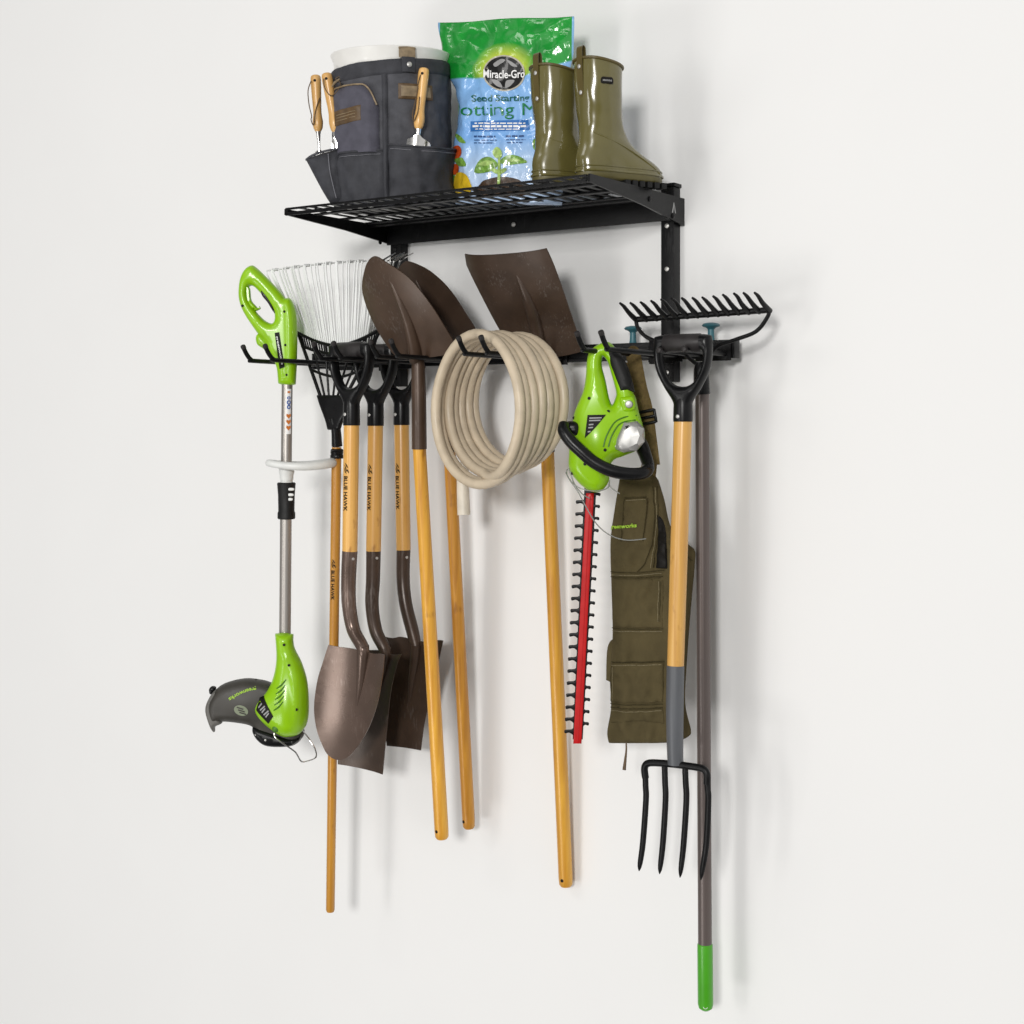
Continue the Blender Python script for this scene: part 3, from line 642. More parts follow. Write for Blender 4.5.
for v, l in ((489, 3.6), (494.5, 3.2), (499, 2.6)): inflate(b, pt, [(290, v-1.4), (290+l*1.4, v-1.2), (290+l*1.4, v+1), (290, v+1.2)], .002, 1.2, off=.0195)
clean(b.build('lock_mark', m_palehandle, cl))
# lower motor head
ptl = PL(287, 690, .285, 34)
hout = [(276.3, 632.5, 1), (285, 631.5), (294.6, 633, 1), (295.6, 646), (303.5, 663), (309, 684), (309.5, 716), (302, 731), (291.6, 735), (281.4, 733.6), (266, 722.5), (257, 711), (258.5, 702), (268.7, 689), (275, 674), (277.6, 656)]
def hh(u, v): return .016*math.exp(-((u-289)/14)**2-((v-708)/26)**2)+.0035*math.exp(-((u-297-(v-680)*.12)/2.2)**2)*(1 if 650 < v < 730 else 0)
b = MB(); inflate(b, ptl, hout, .030, 11, g=2.2, hf=hh, off=.018); mh = clean(b.build('motor_housing', m_green, st, 60))
def mhs(u, v, l=0):
    d = seg_d(np.array([[u, v]]), np.array(sm(hout)))[0]; k = min(1, d/11); return ptl.at(u, v, .018+.030*math.sqrt(max(0, 1-(1-k)**2))+hh(u, v)*k+l)
b = MB()
for k in range(5):
    u0 = 277.5+k*.6; v0 = 706-k*5.3; tube(b, [mhs(u0, v0, .0004), mhs(u0+5, v0-3.5, .0006), mhs(u0+9.5, v0-9, .0006)], [.0012, .0022, .0012], 8, smooth=4)
b.build('vent_slot', m_greend, mh)
b = MB(); decal(b, mhs, [(262, 695, 1), (266, 693.5, 1), (277, 712, 1), (271.5, 720, 1), (258.8, 707, 1)], 2, lift=.0015); lb = b.build('label_plate', m_print, mh)
b = MB()
for k in range(5):
    y = k*.2; decal(b, mhs, [(260.5+y*9.5+.6, 705+y*11-1.2, 1), (264.5+y*9.5+(1.5 if k % 2 else 0), 699.5+y*11, 1), (265.3+y*9.5+(1.5 if k % 2 else 0), 700.6+y*11, 1), (261.3+y*9.5+.6, 706.1+y*11-1.2, 1)], 2, lift=.0024)
b.build('print_line', m_pgrey, lb)
b = MB()
for u, v in ((287, 642), (292, 662), (300, 705)): q = mhs(u, v); lathe(b, [(.0034, -.002), (.0034, .0008), (.001, .001)], q, ptl.n, 12)
b.build('screw', m_print, mh)
b = MB(); inflate(b, ptl, [(275.5, 723), (279, 720.5), (283, 722.5), (282, 727), (278, 729), (275.5, 727)], .010, 2.5, off=.042); clean(b.build('guard_knob', m_greend, mh, 60))
gout = [(206, 711), (207.5, 702), (213, 692.5), (223, 684.5), (241, 679.8), (256, 680.3), (272, 685), (290, 700), (303, 730), (299.5, 741), (287, 745.5), (268, 744.5), (257.5, 736), (251, 727), (236, 723.5), (221, 722.5), (215.5, 726), (209, 722)]
def gh(u, v): return .012*math.exp(-((u-240)/30)**2-((v-705)/20)**2)
b = MB(); inflate(b, ptl, gout, .026, 7, g=2.6, hf=gh, bf=1.6, off=-.012); gu = clean(b.build('guard', m_gguard, st, 60))
def gus(u, v, l=0):
    d = seg_d(np.array([[u, v]]), np.array(sm(gout)))[0]; k = min(1, d/7); return ptl.at(u, v, -.012+.026*math.sqrt(max(0, 1-(1-k)**2))+gh(u, v)*k+l)
b = MB(); inflate(b, ptl, [(205.3, 712), (206.5, 703), (212, 693), (216, 690), (217, 693.5), (213, 702), (214.5, 712), (222, 722.5), (215, 727), (214, 732.5), (209.5, 726)], .020, 3, off=-.006); clean(b.build('guard_lip', M('grey_plastic_lip', (.115, .11, .10), .45), gu, 60))
b = MB(); inflate(b, ptl, [(208, 690), (211, 687), (215, 688.5), (213, 694), (209, 695)], .012, 2, off=-.014); clean(b.build('line_cutter', m_blackpl, gu, 60))
b = MB(); inflate(b, ptl, [(252, 730), (258, 726), (292, 737), (301, 733), (300, 741), (290, 746.5), (268, 746.5), (257, 740)], .030, 5, off=-.008); sp = clean(b.build('spool_cover', m_blackpl, st, 60))
b = MB(); disc(b, ptl, 257.5, 733, .004, .018, .002); disc(b, ptl, 267, 738, .003, .0235, .002); b.build('screw', m_rivet, sp)
b = MB()
def gt(x, y):
    w = R(205-x*95); rr_ = 26-y*7.5; u = 243+math.cos(w)*rr_*.88; v = 0
    u = 257.8-x*27; v = 684.8+10.8*(x**1.7)+2.6*y*1.0+(1-y)*0+(.5-y)*-1.0; dx, dy = -27, 10.8*1.7*x**.7; L = math.hypot(dx, dy); nxx, nyy = dy/L, -dx/L
    return gus(u-nxx*0+(-nxx)*(y-.5)*-5.0, 687+10.5*(x**1.7)+nyy*(y-.5)*5.0, .0012)
text_on(b, 'greenworks', gt, .02); b.build('lettering', m_pgreen, gu)
b = MB(); decal(b, gus, ell(243, 708.5, 7.2, 5.0, 24, .35), 2, lift=.001); ic = b.build('emblem', M('sage_print', (.22, .25, .17), .6), gu)
b = MB()
for k in range(3): decal(b, gus, [(239+k*1.3, 704.5+k*2.6, 1), (245.5+k*1.3, 706.6+k*2.6, 1), (245.2+k*1.3, 707.8+k*2.6, 1), (238.7+k*1.3, 705.7+k*2.6, 1)], 2, lift=.0018)
b.build('print_line', m_gguard, ic)
b = MB(); tube(b, [ptl.at(u, v, o) for u, v, o in [(277.6, 729, .05), (280, 734, .055), (296.5, 746, .05), (300, 751, .045), (304, 758, .04), (310, 758, .03), (317, 755.5, .02), (315.5, 748, .01), (309, 738, .005), (302.5, 729, .01)]], .0019, 8, smooth=4); b.build('edge_wire', m_chrome, st)

# ------------------------------------------------------------------ hedge trimmer
ht = thing('hedge_trimmer', 'lime green hedge trimmer with red toothed blade pointing down', 'hedge trimmer', P(577, 744, .30))
ph = PL(600, 430, .30, 28)
hto = [(598, 344.5), (608, 341.8), (614.5, 347), (620, 358), (628, 375), (633, 391.6), (636, 398), (638.5, 410), (642.5, 424), (645, 437), (639, 449), (624, 456), (614, 460), (608.5, 470), (609, 481), (600.5, 491.5), (589.5, 491), (577, 481), (569.3, 468.5), (569, 455), (570.5, 435), (573.8, 415), (578.4, 402.5), (583, 391.6), (585.5, 379), (587, 360), (590, 351)]
hho = [(603, 357), (607.5, 362), (611, 373), (616, 391.5), (615, 399), (612, 404.5), (609, 397), (605.5, 380), (602, 366)]
def hhf(u, v): return .020*math.exp(-((u-598)/22)**2-((v-440)/30)**2)
b = MB(); inflate(b, ph, hto, .030, 9, [hho], g=2.4, hf=hhf); hb = clean(b.build('motor_housing', m_green, ht, 60))
HTO = np.array(sm(hto)); HHO = np.array(sm(hho))
def hsf(u, v, l=0):
    q = np.array([[u, v]]); d = min(seg_d(q, HTO)[0], seg_d(q, HHO)[0]); k = min(1, d/9); return ph.at(u, v, .030*math.sqrt(max(0, 1-(1-k)**2))+hhf(u, v)*k+l)
b = MB(); inflate(b, ph, [(606.5, 351.5), (611, 347.5), (616, 349), (624, 358.5), (630.5, 374), (635, 392, 1), (619, 394, 1), (613.5, 377), (608.5, 361)], .031, 6, g=2.4); clean(b.build('rear_grip', m_rubber, hb, 60))
b = MB(); decal(b, hsf, [(588.6, 415, 1), (607, 414.7, 1), (597, 427), (586, 438, 1)], 2.2, lift=.001); lb = b.build('label_plate', m_print, hb)
b = MB()
for k, (u0, v0, l) in enumerate(((590.5, 417.5, 13), (590.3, 420, 12), (590, 424, 5), (589.6, 427, 5), (589, 431, 3))): decal(b, hsf, [(u0, v0, 1), (u0+l*.95, v0-.3, 1), (u0+l*.9, v0+.9, 1), (u0, v0+1.3, 1)], 2.5, lift=.0018)
b.build('print_line', m_pgrey, lb)
for i in range(2):
    b = MB(); o = i*5.0; tube(b, [hsf(u, v, .0002) for u, v in [(604.5+o*.95, 446.5), (607+o, 437), (612+o*.9, 427+o*.3), (617+o*.7, 421+o*.6), (626, 417+o*.9), (637-i, 415.5+o*.9)]], .0016, 8, smooth=5); b.build('groove', m_greend, hb)
b = MB(); inflate(b, ph, [(620, 399), (626, 396.5), (634, 397.5), (636, 408), (630, 412), (623, 411)], .010, 4, off=.026, g=2); clean(b.build('switch_pad', m_green, hb, 60))
b = MB(); q = hsf(629.5, 404.5); lathe(b, [(.0085, 0), (.0085, .010), (.007, .013), (.002, .014)], q, ph.n, 18); b.build('lock_button', m_silver, hb)
b = MB(); inflate(b, ph, [(592, 361.5), (597.5, 361), (598, 365.5), (592.5, 366)], .004, 1.5, off=.020); clean(b.build('switch', m_white, hb))
b = MB(); inflate(b, ph, [(597, 371), (600, 372), (600, 376), (603, 380), (601.5, 384), (597, 380)], .012, 2, off=.006); clean(b.build('trigger', m_green, hb))
cap = [(624.5, 422.5, 1), (637.5, 421, 1), (644.5, 428.5, 1), (645, 441.5, 1), (637, 450.5, 1), (624, 452, 1), (616, 448.5, 1), (617.5, 438.5, 1)]
b = MB(); inflate(b, ph, cap, .030, 4.5, g=8, off=.030, edge=.016, raw=True); gc = clean(b.build('gear_cover', m_silver, ht, 32))
b = MB(); decal(b, ph.at, [(626, 426, 1), (630, 425, 1), (627.5, 429, 1)], 1.5, lift=.0606); b.build('arrow_mark', m_print, gc)
b = MB(); disc(b, ph, 622.5, 447.5, .0045, .054, .002); disc(b, ph, 617, 446, .003, .045, .002); b.build('screw', m_rivet, gc)
b = MB()
for u, v in ((590, 398.5), (609, 411.5), (606, 449.5), (586, 463.5), (574.5, 418), (573, 473)): q = hsf(u, v); lathe(b, [(.0036, -.002), (.0036, .0008), (.001, .001)], q, ph.n, 12)
b.build('screw', m_print, hb)
b = MB(); inflate(b, ph, [(565.5, 423), (571, 421), (579, 422.5), (581.5, 429), (579, 436), (571, 435), (565.5, 430)], .024, 4, g=2.2, off=.018)
tube(b, [ph.at(u, v, o) for u, v, o in [(565.5, 424.5, .05), (566, 431, .062), (573.5, 441.5, .066), (583, 450.5, .068), (592.5, 459, .068), (604, 466, .068), (617.5, 471, .066), (634, 473, .06), (645, 471.5, .05), (648.5, 467, .024), (645, 455, -.004), (640, 444, -.012), (632, 434, -.012)]], [.0115, .0132, .0138, .0138, .0138, .0138, .0138, .0135, .0132, .0132, .014, .016, .016], 16, smooth=5)
clean(b.build('front_handle', m_blackpl, ht, 60))
# blade
pbl = PL(584, 620, .30, 28)
A = (590.3, 488); B = (577.4, 743.5)
def ab(t, s): u = A[0]+(B[0]-A[0])*t; v = A[1]+(B[1]-A[1])*t; return (u+s, v)
b = MB(); inflate(b, pbl, [ab(0, -6.0)+(1,), ab(0, 6.0)+(1,), ab(.985, 5.0)+(1,), ab(.985, -5.0)+(1,)], .0015, 1, g=6, edge=.001, raw=True, off=-.0035); bd = clean(b.build('blade_bar', m_black, ht))
b = MB(); inflate(b, pbl, [ab(.02, -3.9)+(1,), ab(.02, 3.9)+(1,), ab(1, 4.1)+(1,), ab(1, -4.1)+(1,)], .0032, 1.2, g=6, edge=.0015, raw=True)
tube(b, [pbl.at(*ab(.03, .4), .003), pbl.at(*ab(.99, .4), .003)], .0013, 6); clean(b.build('blade_rail', m_red, ht))
for k in range(20):
    for sgn in (-1, 1):
        t = .055+k*.0473+(.0 if sgn < 0 else -.012+.012*0); u, v = ab(t, 0)
        if sgn < 0: o = [(u-3.6, v-3.8), (u-7, v-2), (u-13, v-1.6), (u-13.8, v+.3), (u-12.8, v+1.9), (u-8.5, v+1.3), (u-3.6, v+4.2)]
        else: u, v = ab(t-.02, 0); o = [(u+3.6, v-3.6), (u+6, v-1.4), (u+9.6, v-1), (u+10.6, v+.7), (u+9.6, v+2.3), (u+6.5, v+1.6), (u+3.6, v+4.0)]
        b = MB(); inflate(b, pbl, [p for p in o], .0024, .9, g=2.5, edge=.0008, off=-.003); clean(b.build('blade_tooth', m_black, bd))
b = MB()
for pts in ([(568, 469, .02), (567.8, 474, .03), (573, 481, .04), (581, 487, .045), (595, 490, .045), (608, 487.5, .035), (610, 480, .02)], [(567, 472, .035), (572, 480, .05), (579, 490, .05), (587, 505, .045), (597, 522, .04), (610, 533.5, .035), (627, 539, .03), (646, 538, .02)], [(569, 468, .01), (575, 484, .012), (583, 494, .01), (590, 498, .01)], [(609, 484, .03), (613, 488, .03), (620, 493, .025)]):
    tube(b, [ph.at(*p) for p in pts], .0013, 8, smooth=5)
b.build('hand_guard_rim', m_clear, ht)

# ------------------------------------------------------------------ overalls
ov = thing('bib_overalls', 'olive canvas bib overalls folded long and hung by a strap behind the hedge trimmer', 'overalls', P(648, 745, .16))
po = PL(648, 600, .165, 12)
def wr(u, v): return .013*nz((u*.08, v*.018, 0), 1, 2)+.007*nz((u*.16+v*.05, v*.06, 1), 1, 5)+.008*abs(nz((u*.1-v*.09, v*.05, 3), 1, 8))
b = MB(); inflate(b, po, [(620.5, 476, 1), (650, 474), (658, 480, 1), (664, 500), (669, 523), (676, 536), (688, 544.5), (694.5, 551), (694.5, 565), (690.5, 609), (686.5, 663), (684.8, 703), (690.5, 730), (689, 736), (682, 739.5), (667, 742.5), (640, 743), (609.5, 743, 1), (607.8, 731), (611.5, 707), (610.5, 681), (611.5, 663), (613.2, 630), (612, 587), (611, 544), (614, 516.5)], .020, 7, g=3.4, hf=wr); body = clean(b.build('trouser_body', m_olive, ov, 60))
OV = np.array(sm([(620.5, 476, 1), (650, 474), (658, 480, 1), (664, 500), (669, 523), (676, 536), (688, 544.5), (694.5, 551), (694.5, 565), (690.5, 609), (686.5, 663), (684.8, 703), (690.5, 730), (689, 736), (682, 739.5), (667, 742.5), (640, 743), (609.5, 743, 1), (607.8, 731), (611.5, 707), (610.5, 681), (611.5, 663), (613.2, 630), (612, 587), (611, 544), (614, 516.5)]))
def osf(u, v, l=0):
    d = seg_d(np.array([[u, v]]), OV)[0]; k = min(1, d/7); return po.at(u, v, .020*math.sqrt(max(0, 1-(1-k)**2))+wr(u, v)*k+l)
b = MB(); inflate(b, po, [(606, 648), (614, 640), (625, 655), (620, 684), (604.5, 681, 1)], .006, 3, off=-.012, hf=wr); clean(b.build('back_flap', m_olive, ov, 60))
# layered panels over the body
def panel(out, l0, name, g=3, mat=m_olive):
    b = MB(); O2 = np.array(sm(out)); V, tr, d, loops = fill([sm(out)], g, (.3, 1.2)); n = len(V)
    b.add([osf(V[i][0], V[i][1], -.001+(l0+.001)*min(1, d[i]/1.2)**.5+.002*nz((V[i][0]*.2, V[i][1]*.12, 0), 1, len(out))) for i in range(n)], [[int(x) for x in t] for t in tr]); return b.build(name, mat, body, 60)
panel([(613.2, 577, 1), (640, 578), (667, 576, 1), (667, 600), (666, 626, 1), (640, 626.5), (614.5, 626, 1)], .003, 'waist_panel')
panel([(614, 661, 1), (640, 661), (667, 660, 1), (666.5, 680), (666, 700.5, 1), (640, 701.5), (612.5, 701, 1)], .0045, 'leg_pocket')
panel([(626.5, 496.5, 1), (651, 495.5, 1), (649, 520), (647, 541.5, 1), (624, 541, 1)], .0028, 'bib_pocket')
panel([(612.6, 707, 1), (640, 708), (666, 706, 1), (667, 720), (665, 722), (640, 719.5), (612, 722, 1)], .0025, 'hem_fold')
panel([(659.5, 514, 1), (665, 520), (670, 540), (670.5, 567.5, 1), (658, 567.5, 1), (659.5, 545)], .0065, 'side_gusset', mat=m_print)
b = MB()
for pts in ([(613, 571), (640, 572), (668, 569)], [(613, 576), (640, 577), (667, 575)], [(614, 627), (640, 627.5), (667, 627)], [(614, 660.5), (640, 660.5), (667, 659.5)], [(612, 702.5), (640, 703), (666, 702)], [(612.5, 706), (640, 707), (666, 705.5)], [(659, 486), (661.5, 516), (658.5, 545), (656, 567)], [(655.5, 486), (657.5, 516), (654.5, 545), (648, 563), (640, 571)], [(627.5, 498), (650, 497)], [(650, 498), (648.5, 520), (646, 540)], [(627, 499), (625, 540)], [(614.5, 664), (613.5, 690), (613, 700)], [(677, 545), (690, 556), (694, 560)], [(664.5, 580), (664, 620)]):
    tube(b, [osf(u, v, .0036) for u, v in [(a[0]*(1-k/8)+c[0]*k/8, a[1]*(1-k/8)+c[1]*k/8) for a, c in zip(pts, pts[1:]) for k in range(8)]+[pts[-1]]], .0011, 6)
b.build('seam', m_olived, body)
b = MB()  # double stitching, coloured paler so the seam edges look lit
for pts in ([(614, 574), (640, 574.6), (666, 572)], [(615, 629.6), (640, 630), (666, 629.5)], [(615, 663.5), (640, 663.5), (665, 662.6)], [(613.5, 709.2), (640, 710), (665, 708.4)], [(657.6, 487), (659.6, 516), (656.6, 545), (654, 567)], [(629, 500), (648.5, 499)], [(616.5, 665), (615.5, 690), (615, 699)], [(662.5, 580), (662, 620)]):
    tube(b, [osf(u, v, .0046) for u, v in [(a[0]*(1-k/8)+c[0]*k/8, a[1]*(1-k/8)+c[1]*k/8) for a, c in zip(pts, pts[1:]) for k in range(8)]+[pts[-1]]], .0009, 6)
b.build('stitching', M('lit_edge_olive_thread', (.17, .14, .075), .8, var=.4, vs=300), body)
b = MB(); text_on(b, 'greenworks', lambda x, y: osf(612.5+27*x, 526.8-5.2*(y-.5)-x*1.6, .0055), .035); b.build('lettering', m_pgreen, body)
def strap(pts, w, name, mat, par, th=.0022, tw=0):
    b = MB(); c = cr_path(pts, 8); n = len(c); vs = []; fs = []
    for i in range(n):
        a = c[max(0, i-1)]; e = c[min(n-1, i+1)]; p = po.at(c[i][0], c[i][1], c[i][2])
        t = (po.at(e[0], e[1], e[2])-po.at(a[0], a[1], a[2])).normalized(); s = t.cross(po.n).normalized(); nn = s.cross(t)
        for sx, so in ((-1, 1), (1, 1), (1, -1), (-1, -1)): vs.append(p+s*(sx*w/2)+nn*(so*th/2))
    for i in range(n-1):
        for k in range(4): l = (k+1) % 4; fs.append([i*4+k, i*4+l, i*4+4+l, i*4+4+k])
    fs += [[0, 1, 2, 3], [(n-1)*4+k for k in range(4)]]
    b.add(vs, fs); return b.build(name, mat, par, 40)
s1_ = strap([(631, 361, -.02), (633, 353.5, .0), (637, 358, .022), (643, 388, .024), (649, 410, .026), (653, 440, .026), (656, 465, .024)], .033, 'shoulder_strap', m_web, ov)
strap([(631, 361, -.021), (634, 380, -.004), (640, 402, .004), (646, 425, .004), (650, 450, .0), (648, 482, .006)], .036, 'shoulder_strap', m_web, ov)
b = MB(); bo = po.at(650.5, 417.5, .031); sd = (po.at(653, 430)-po.at(649, 408)).normalized(); sx_ = sd.cross(po.n).normalized()
for o in (-.014, 0, .013): rtube(b, bo+sd*o-sx_*.021, bo+sd*o+sx_*.021, .0034, .002, 10)
for o in (-1, 1): rtube(b, bo+sx_*.0205*o-sd*.016, bo+sx_*.0205*o+sd*.015, .0034, .002, 10)
b.build('buckle', m_blackpl, s1_)
b = MB(); tube(b, [po.at(627.6, 738, .012), po.at(628, 748, .012), po.at(627, 758, .012), po.at(626, 768.5, .013)], [.0016, .002, .003, .0042], 8, smooth=4); b.build('pull_cord', m_leather, ov)

# ------------------------------------------------------------------ bucket and its organiser
BC = P(393.5, 100, .225); BC.z = ZS; bn, brt = viewframe(BC)
BC.z += .008
BROT = Matrix.Rotation(R(1.0), 3, bn) @ Matrix.Rotation(R(4.0), 3, UP.cross(bn))   # it leans a little on the mesh
BUP = BROT @ UP
def BK(th, z, r): w = R(th); return BC+BROT @ ((bn*math.cos(w)+brt*math.sin(w))*r+UP*(z-BC.z))
bk = thing('bucket', 'white plastic bucket wrapped in the slate canvas tool organiser', 'bucket', BC)
BH = .372; b = MB()
lathe(b, [(.120, .001), (.125, .006), (.1385, BH-.05), (.140, BH-.02), (.146, BH-.006), (.147, BH-.002), (.145, BH), (.138, BH-.002), (.136, BH-.02), (.118, .012)], BC, BUP, 72, True, True); b.build('bucket_shell', m_white, bk)
og = thing('bucket_organiser', 'slate canvas pocketed tool organiser wrapped round the white bucket', 'tool organiser', BC)
ZB, ZT = ZS+.004, ZS+BH-.026
def rb(th, z):
    f = (z-ZB)/(ZT-ZB); return .1435+.002*f+.0065*nz((th*.05, z*16, 0), 1, 3)*(1-f*.5)+.0045*nz((th*.12+z*9, z*34, 1), 1, 6)
def polar(mb, t0, t1, z0f, z1f, rf, nt=60, nz_=40, th=None):
    vs = []; fs = []
    for j in range(nz_+1):
        for i in range(nt+1):
            t = t0+(t1-t0)*i/nt; a = z0f(t); c = z1f(t); z = a+(c-a)*j/nz_; vs.append(BK(t, z, rf(t, z, i/nt, j/nz_)))
    for j in range(nz_):
        for i in range(nt): fs.append([j*(nt+1)+i, j*(nt+1)+i+1, (j+1)*(nt+1)+i+1, (j+1)*(nt+1)+i])
    return mb.add(vs, fs)
b = MB(); polar(b, -180, 180, lambda t: ZB, lambda t: ZT+.010*math.sin(R(t)), lambda t, z, s, q: rb(t, z)-(.003 if q == 0 else 0), 120, 40); b.build('organiser_body', m_slate, og, 60)
b = MB(); polar(b, -180, 180, lambda t: ZT-.034+.010*math.sin(R(t)), lambda t: ZT+.001+.010*math.sin(R(t)), lambda t, z, s, q: rb(t, z)+.0035*min(1, 6*min(q, 1-q)+.2), 120, 10); b.build('top_band', m_slated, og, 60)
def zv(v, r=.15): return ZC+(420-v)*((BC-CAM).dot(FW)-r*.98)/F
def pocket(t0, t1, ztop, bul, name, mat, sag=.006, zb=ZB, k=.7):
    b = MB(); rf = lambda t, z, s, q: rb(t, z)+.002+bul*(math.sin(math.pi*min(1, max(0, s)))**k)*(.55+.45*q)*(1 if q > .04 else .6)+.006*nz((t*.09+z*7, z*16, 2), 1, 9)+.004*nz((t*.2, z*30, 4), 1, 2)
    zt = lambda t: ztop-sag*math.sin(math.pi*(t-t0)/(t1-t0)); polar(b, t0, t1, lambda t: zb, zt, rf, 30, 24); p = b.build(name, mat, og, 60)
    b = MB(); tube(b, [BK(t, zt(t), rf(t, zt(t), (t-t0)/(t1-t0), 1)+.0006) for t in [t0+(t1-t0)*i/40 for i in range(41)]], .0026, 8); b.build('binding', m_slated, p)
    b = MB(); tube(b, [BK(t, zt(t)-.009, rf(t, zt(t), (t-t0)/(t1-t0), .95)+.0008) for t in [t0+2+(t1-t0-4)*i/40 for i in range(41)]], .0008, 5); b.build('stitching', m_stitch, p)
    return p, rf
pocket(-80, -9, zv(146), .017, 'pocket', m_slated, .003)
pocket(-4, 76, zv(141), .042, 'pocket', m_slated, .009)
pocket(80, 150, zv(143), .02, 'pocket', m_slated); pocket(155, 245, zv(143), .02, 'pocket', m_slated)
# zipped pouch
b = MB(); t0, t1 = -66, -12
def pz1(t): f = (t-t0)/(t1-t0); return zv(80)+.004*math.sin(f*3)-.055*max(0, (f-.72)/.28)**2-.012*max(0, (.12-f)/.12)
prf = lambda t, z, s, q: rb(t, z)+.001+.017*min(1, 7*min(s, 1-s, (1-q)*1.2))**.6
polar(b, t0, t1, lambda t: zv(148), pz1, prf, 36, 30); po_ = b.build('zip_pouch', m_pouch, og, 60)
b = MB(); tube(b, [BK(t, pz1(t)-.005, prf(t, pz1(t), .5, .95)+.001) for t in [t0+2+(t1-t0-3)*i/30 for i in range(31)]], .0022, 6); zp = b.build('zip', m_tan, po_)
b = MB(); tube(b, [BK(-57, zv(80), .168), BK(-52, zv(77), .170), BK(-46, zv(74.5), .170)], [.002, .0032, .002], 8); b.build('zip_pull', m_tan, zp)
b = MB(); polar(b, -9, -4, lambda t: ZB, lambda t: ZT-.034, lambda t, z, s, q: rb(t, z)+.003+(.005 if z < zv(143) else .003)*math.sin(math.pi*s), 8, 40); b.build('divider_strap', m_slated, og, 60)
def patch(t0, t1, v00, v01, h, rbase, name, mat, skew=0):
    b = MB(); polar(b, t0, t1, lambda t: zv(v01)+skew*(t-t0)/(t1-t0), lambda t: zv(v00)+skew*(t-t0)/(t1-t0), lambda t, z, s, q: rbase(t, z)+h*min(1, 12*min(s, 1-s, q, 1-q)+.25), 16, 12); return b.build(name, mat, og, 60)
pp = patch(-57, -26.5, 105, 120, .0035, lambda t, z: rb(t, z)+.0178, 'leather_patch', m_leather, .008)
b = MB(); text_on(b, 'HEAVY', lambda x, y: BK(-54+24*x, zv(112.8)+.0055*(y-.5)*2+.0075*x, rb(-40, zv(112))+.0232), 0) if False else None
for k in (.3, .5, .68):
    tube(b, [BK(-53+s*22, zv(120)+(zv(105)-zv(120))*k+.008*(3.5+s*22)/30.5, rb(-53+s*22, zv(112))+.0214) for s in (0, .25, .5, .75, 1)], .0010, 5)
b.build('tooling', m_tan, pp)
p2 = patch(6, 41, 80.5, 95.5, .003, lambda t, z: rb(t, z)+.002, 'leather_patch', m_leather)
b = MB(); polar(b, 8.5, 38, lambda t: zv(93), lambda t: zv(83), lambda t, z, s, q: rb(t, z)+.0062, 12, 8); b.build('patch_inlay', m_tan, p2)
b = MB(); polar(b, 9.5, 21.5, lambda t: zv(69.5), lambda t: zv(54.5), lambda t, z, s, q: rb(t, z)+.0085+.001*math.sin(math.pi*s), 8, 10); sp_ = b.build('snap_strap', m_slated, og, 60)
b = MB(); lathe(b, [(.0062, -.002), (.0062, .001), (.004, .0025), (.001, .003)], BK(15.8, zv(62.3), rb(15.8, zv(62.3))+.0105), bn*math.cos(R(15.8))+brt*math.sin(R(15.8)), 16); b.build('snap', m_rivet, sp_)
b = MB(); polar(b, 7, 22.5, lambda t: zv(55), lambda t: zv(45.5), lambda t, z, s, q: .1500+.001*math.sin(math.pi*s), 8, 8); tube(b, [BK(7, zv(45.6), .1498), BK(15, zv(45), .1495), BK(22.5, zv(45.6), .1498)], .0025, 8); b.build('clip', m_tan, sp_)
# flared side pocket
pq = PL(322, 175, .27, 38); pq.o = pq.o+pq.n*.165; b = MB()
inflate(b, pq, [(305.8, 159.5, 1), (318, 155), (330, 151.5), (340, 150), (346, 175), (346, 204, 1), (331, 204.5, 1), (322, 190)], .028, 9, g=3, bf=3.2, hf=lambda u, v: .006*nz((u*.12, v*.05), 1, 3)); pk = clean(b.build('flared_pocket', m_slated, og, 60))
b = MB(); tube(b, [pq.at(u, v, o) for u, v, o in ((306.3, 160, .002), (312, 157.6, .022), (320, 154.8, .027), (330, 152.2, .027), (338, 151, .024))], .0028, 8, smooth=4); b.build('binding', m_slate, pk)
b = MB(); tube(b, [pq.at(u, v, o) for u, v, o in ((329, 156, .031), (331, 175, .031), (337, 200, .031))], .0012, 6, smooth=4); b.build('seam', m_stitch, pk)

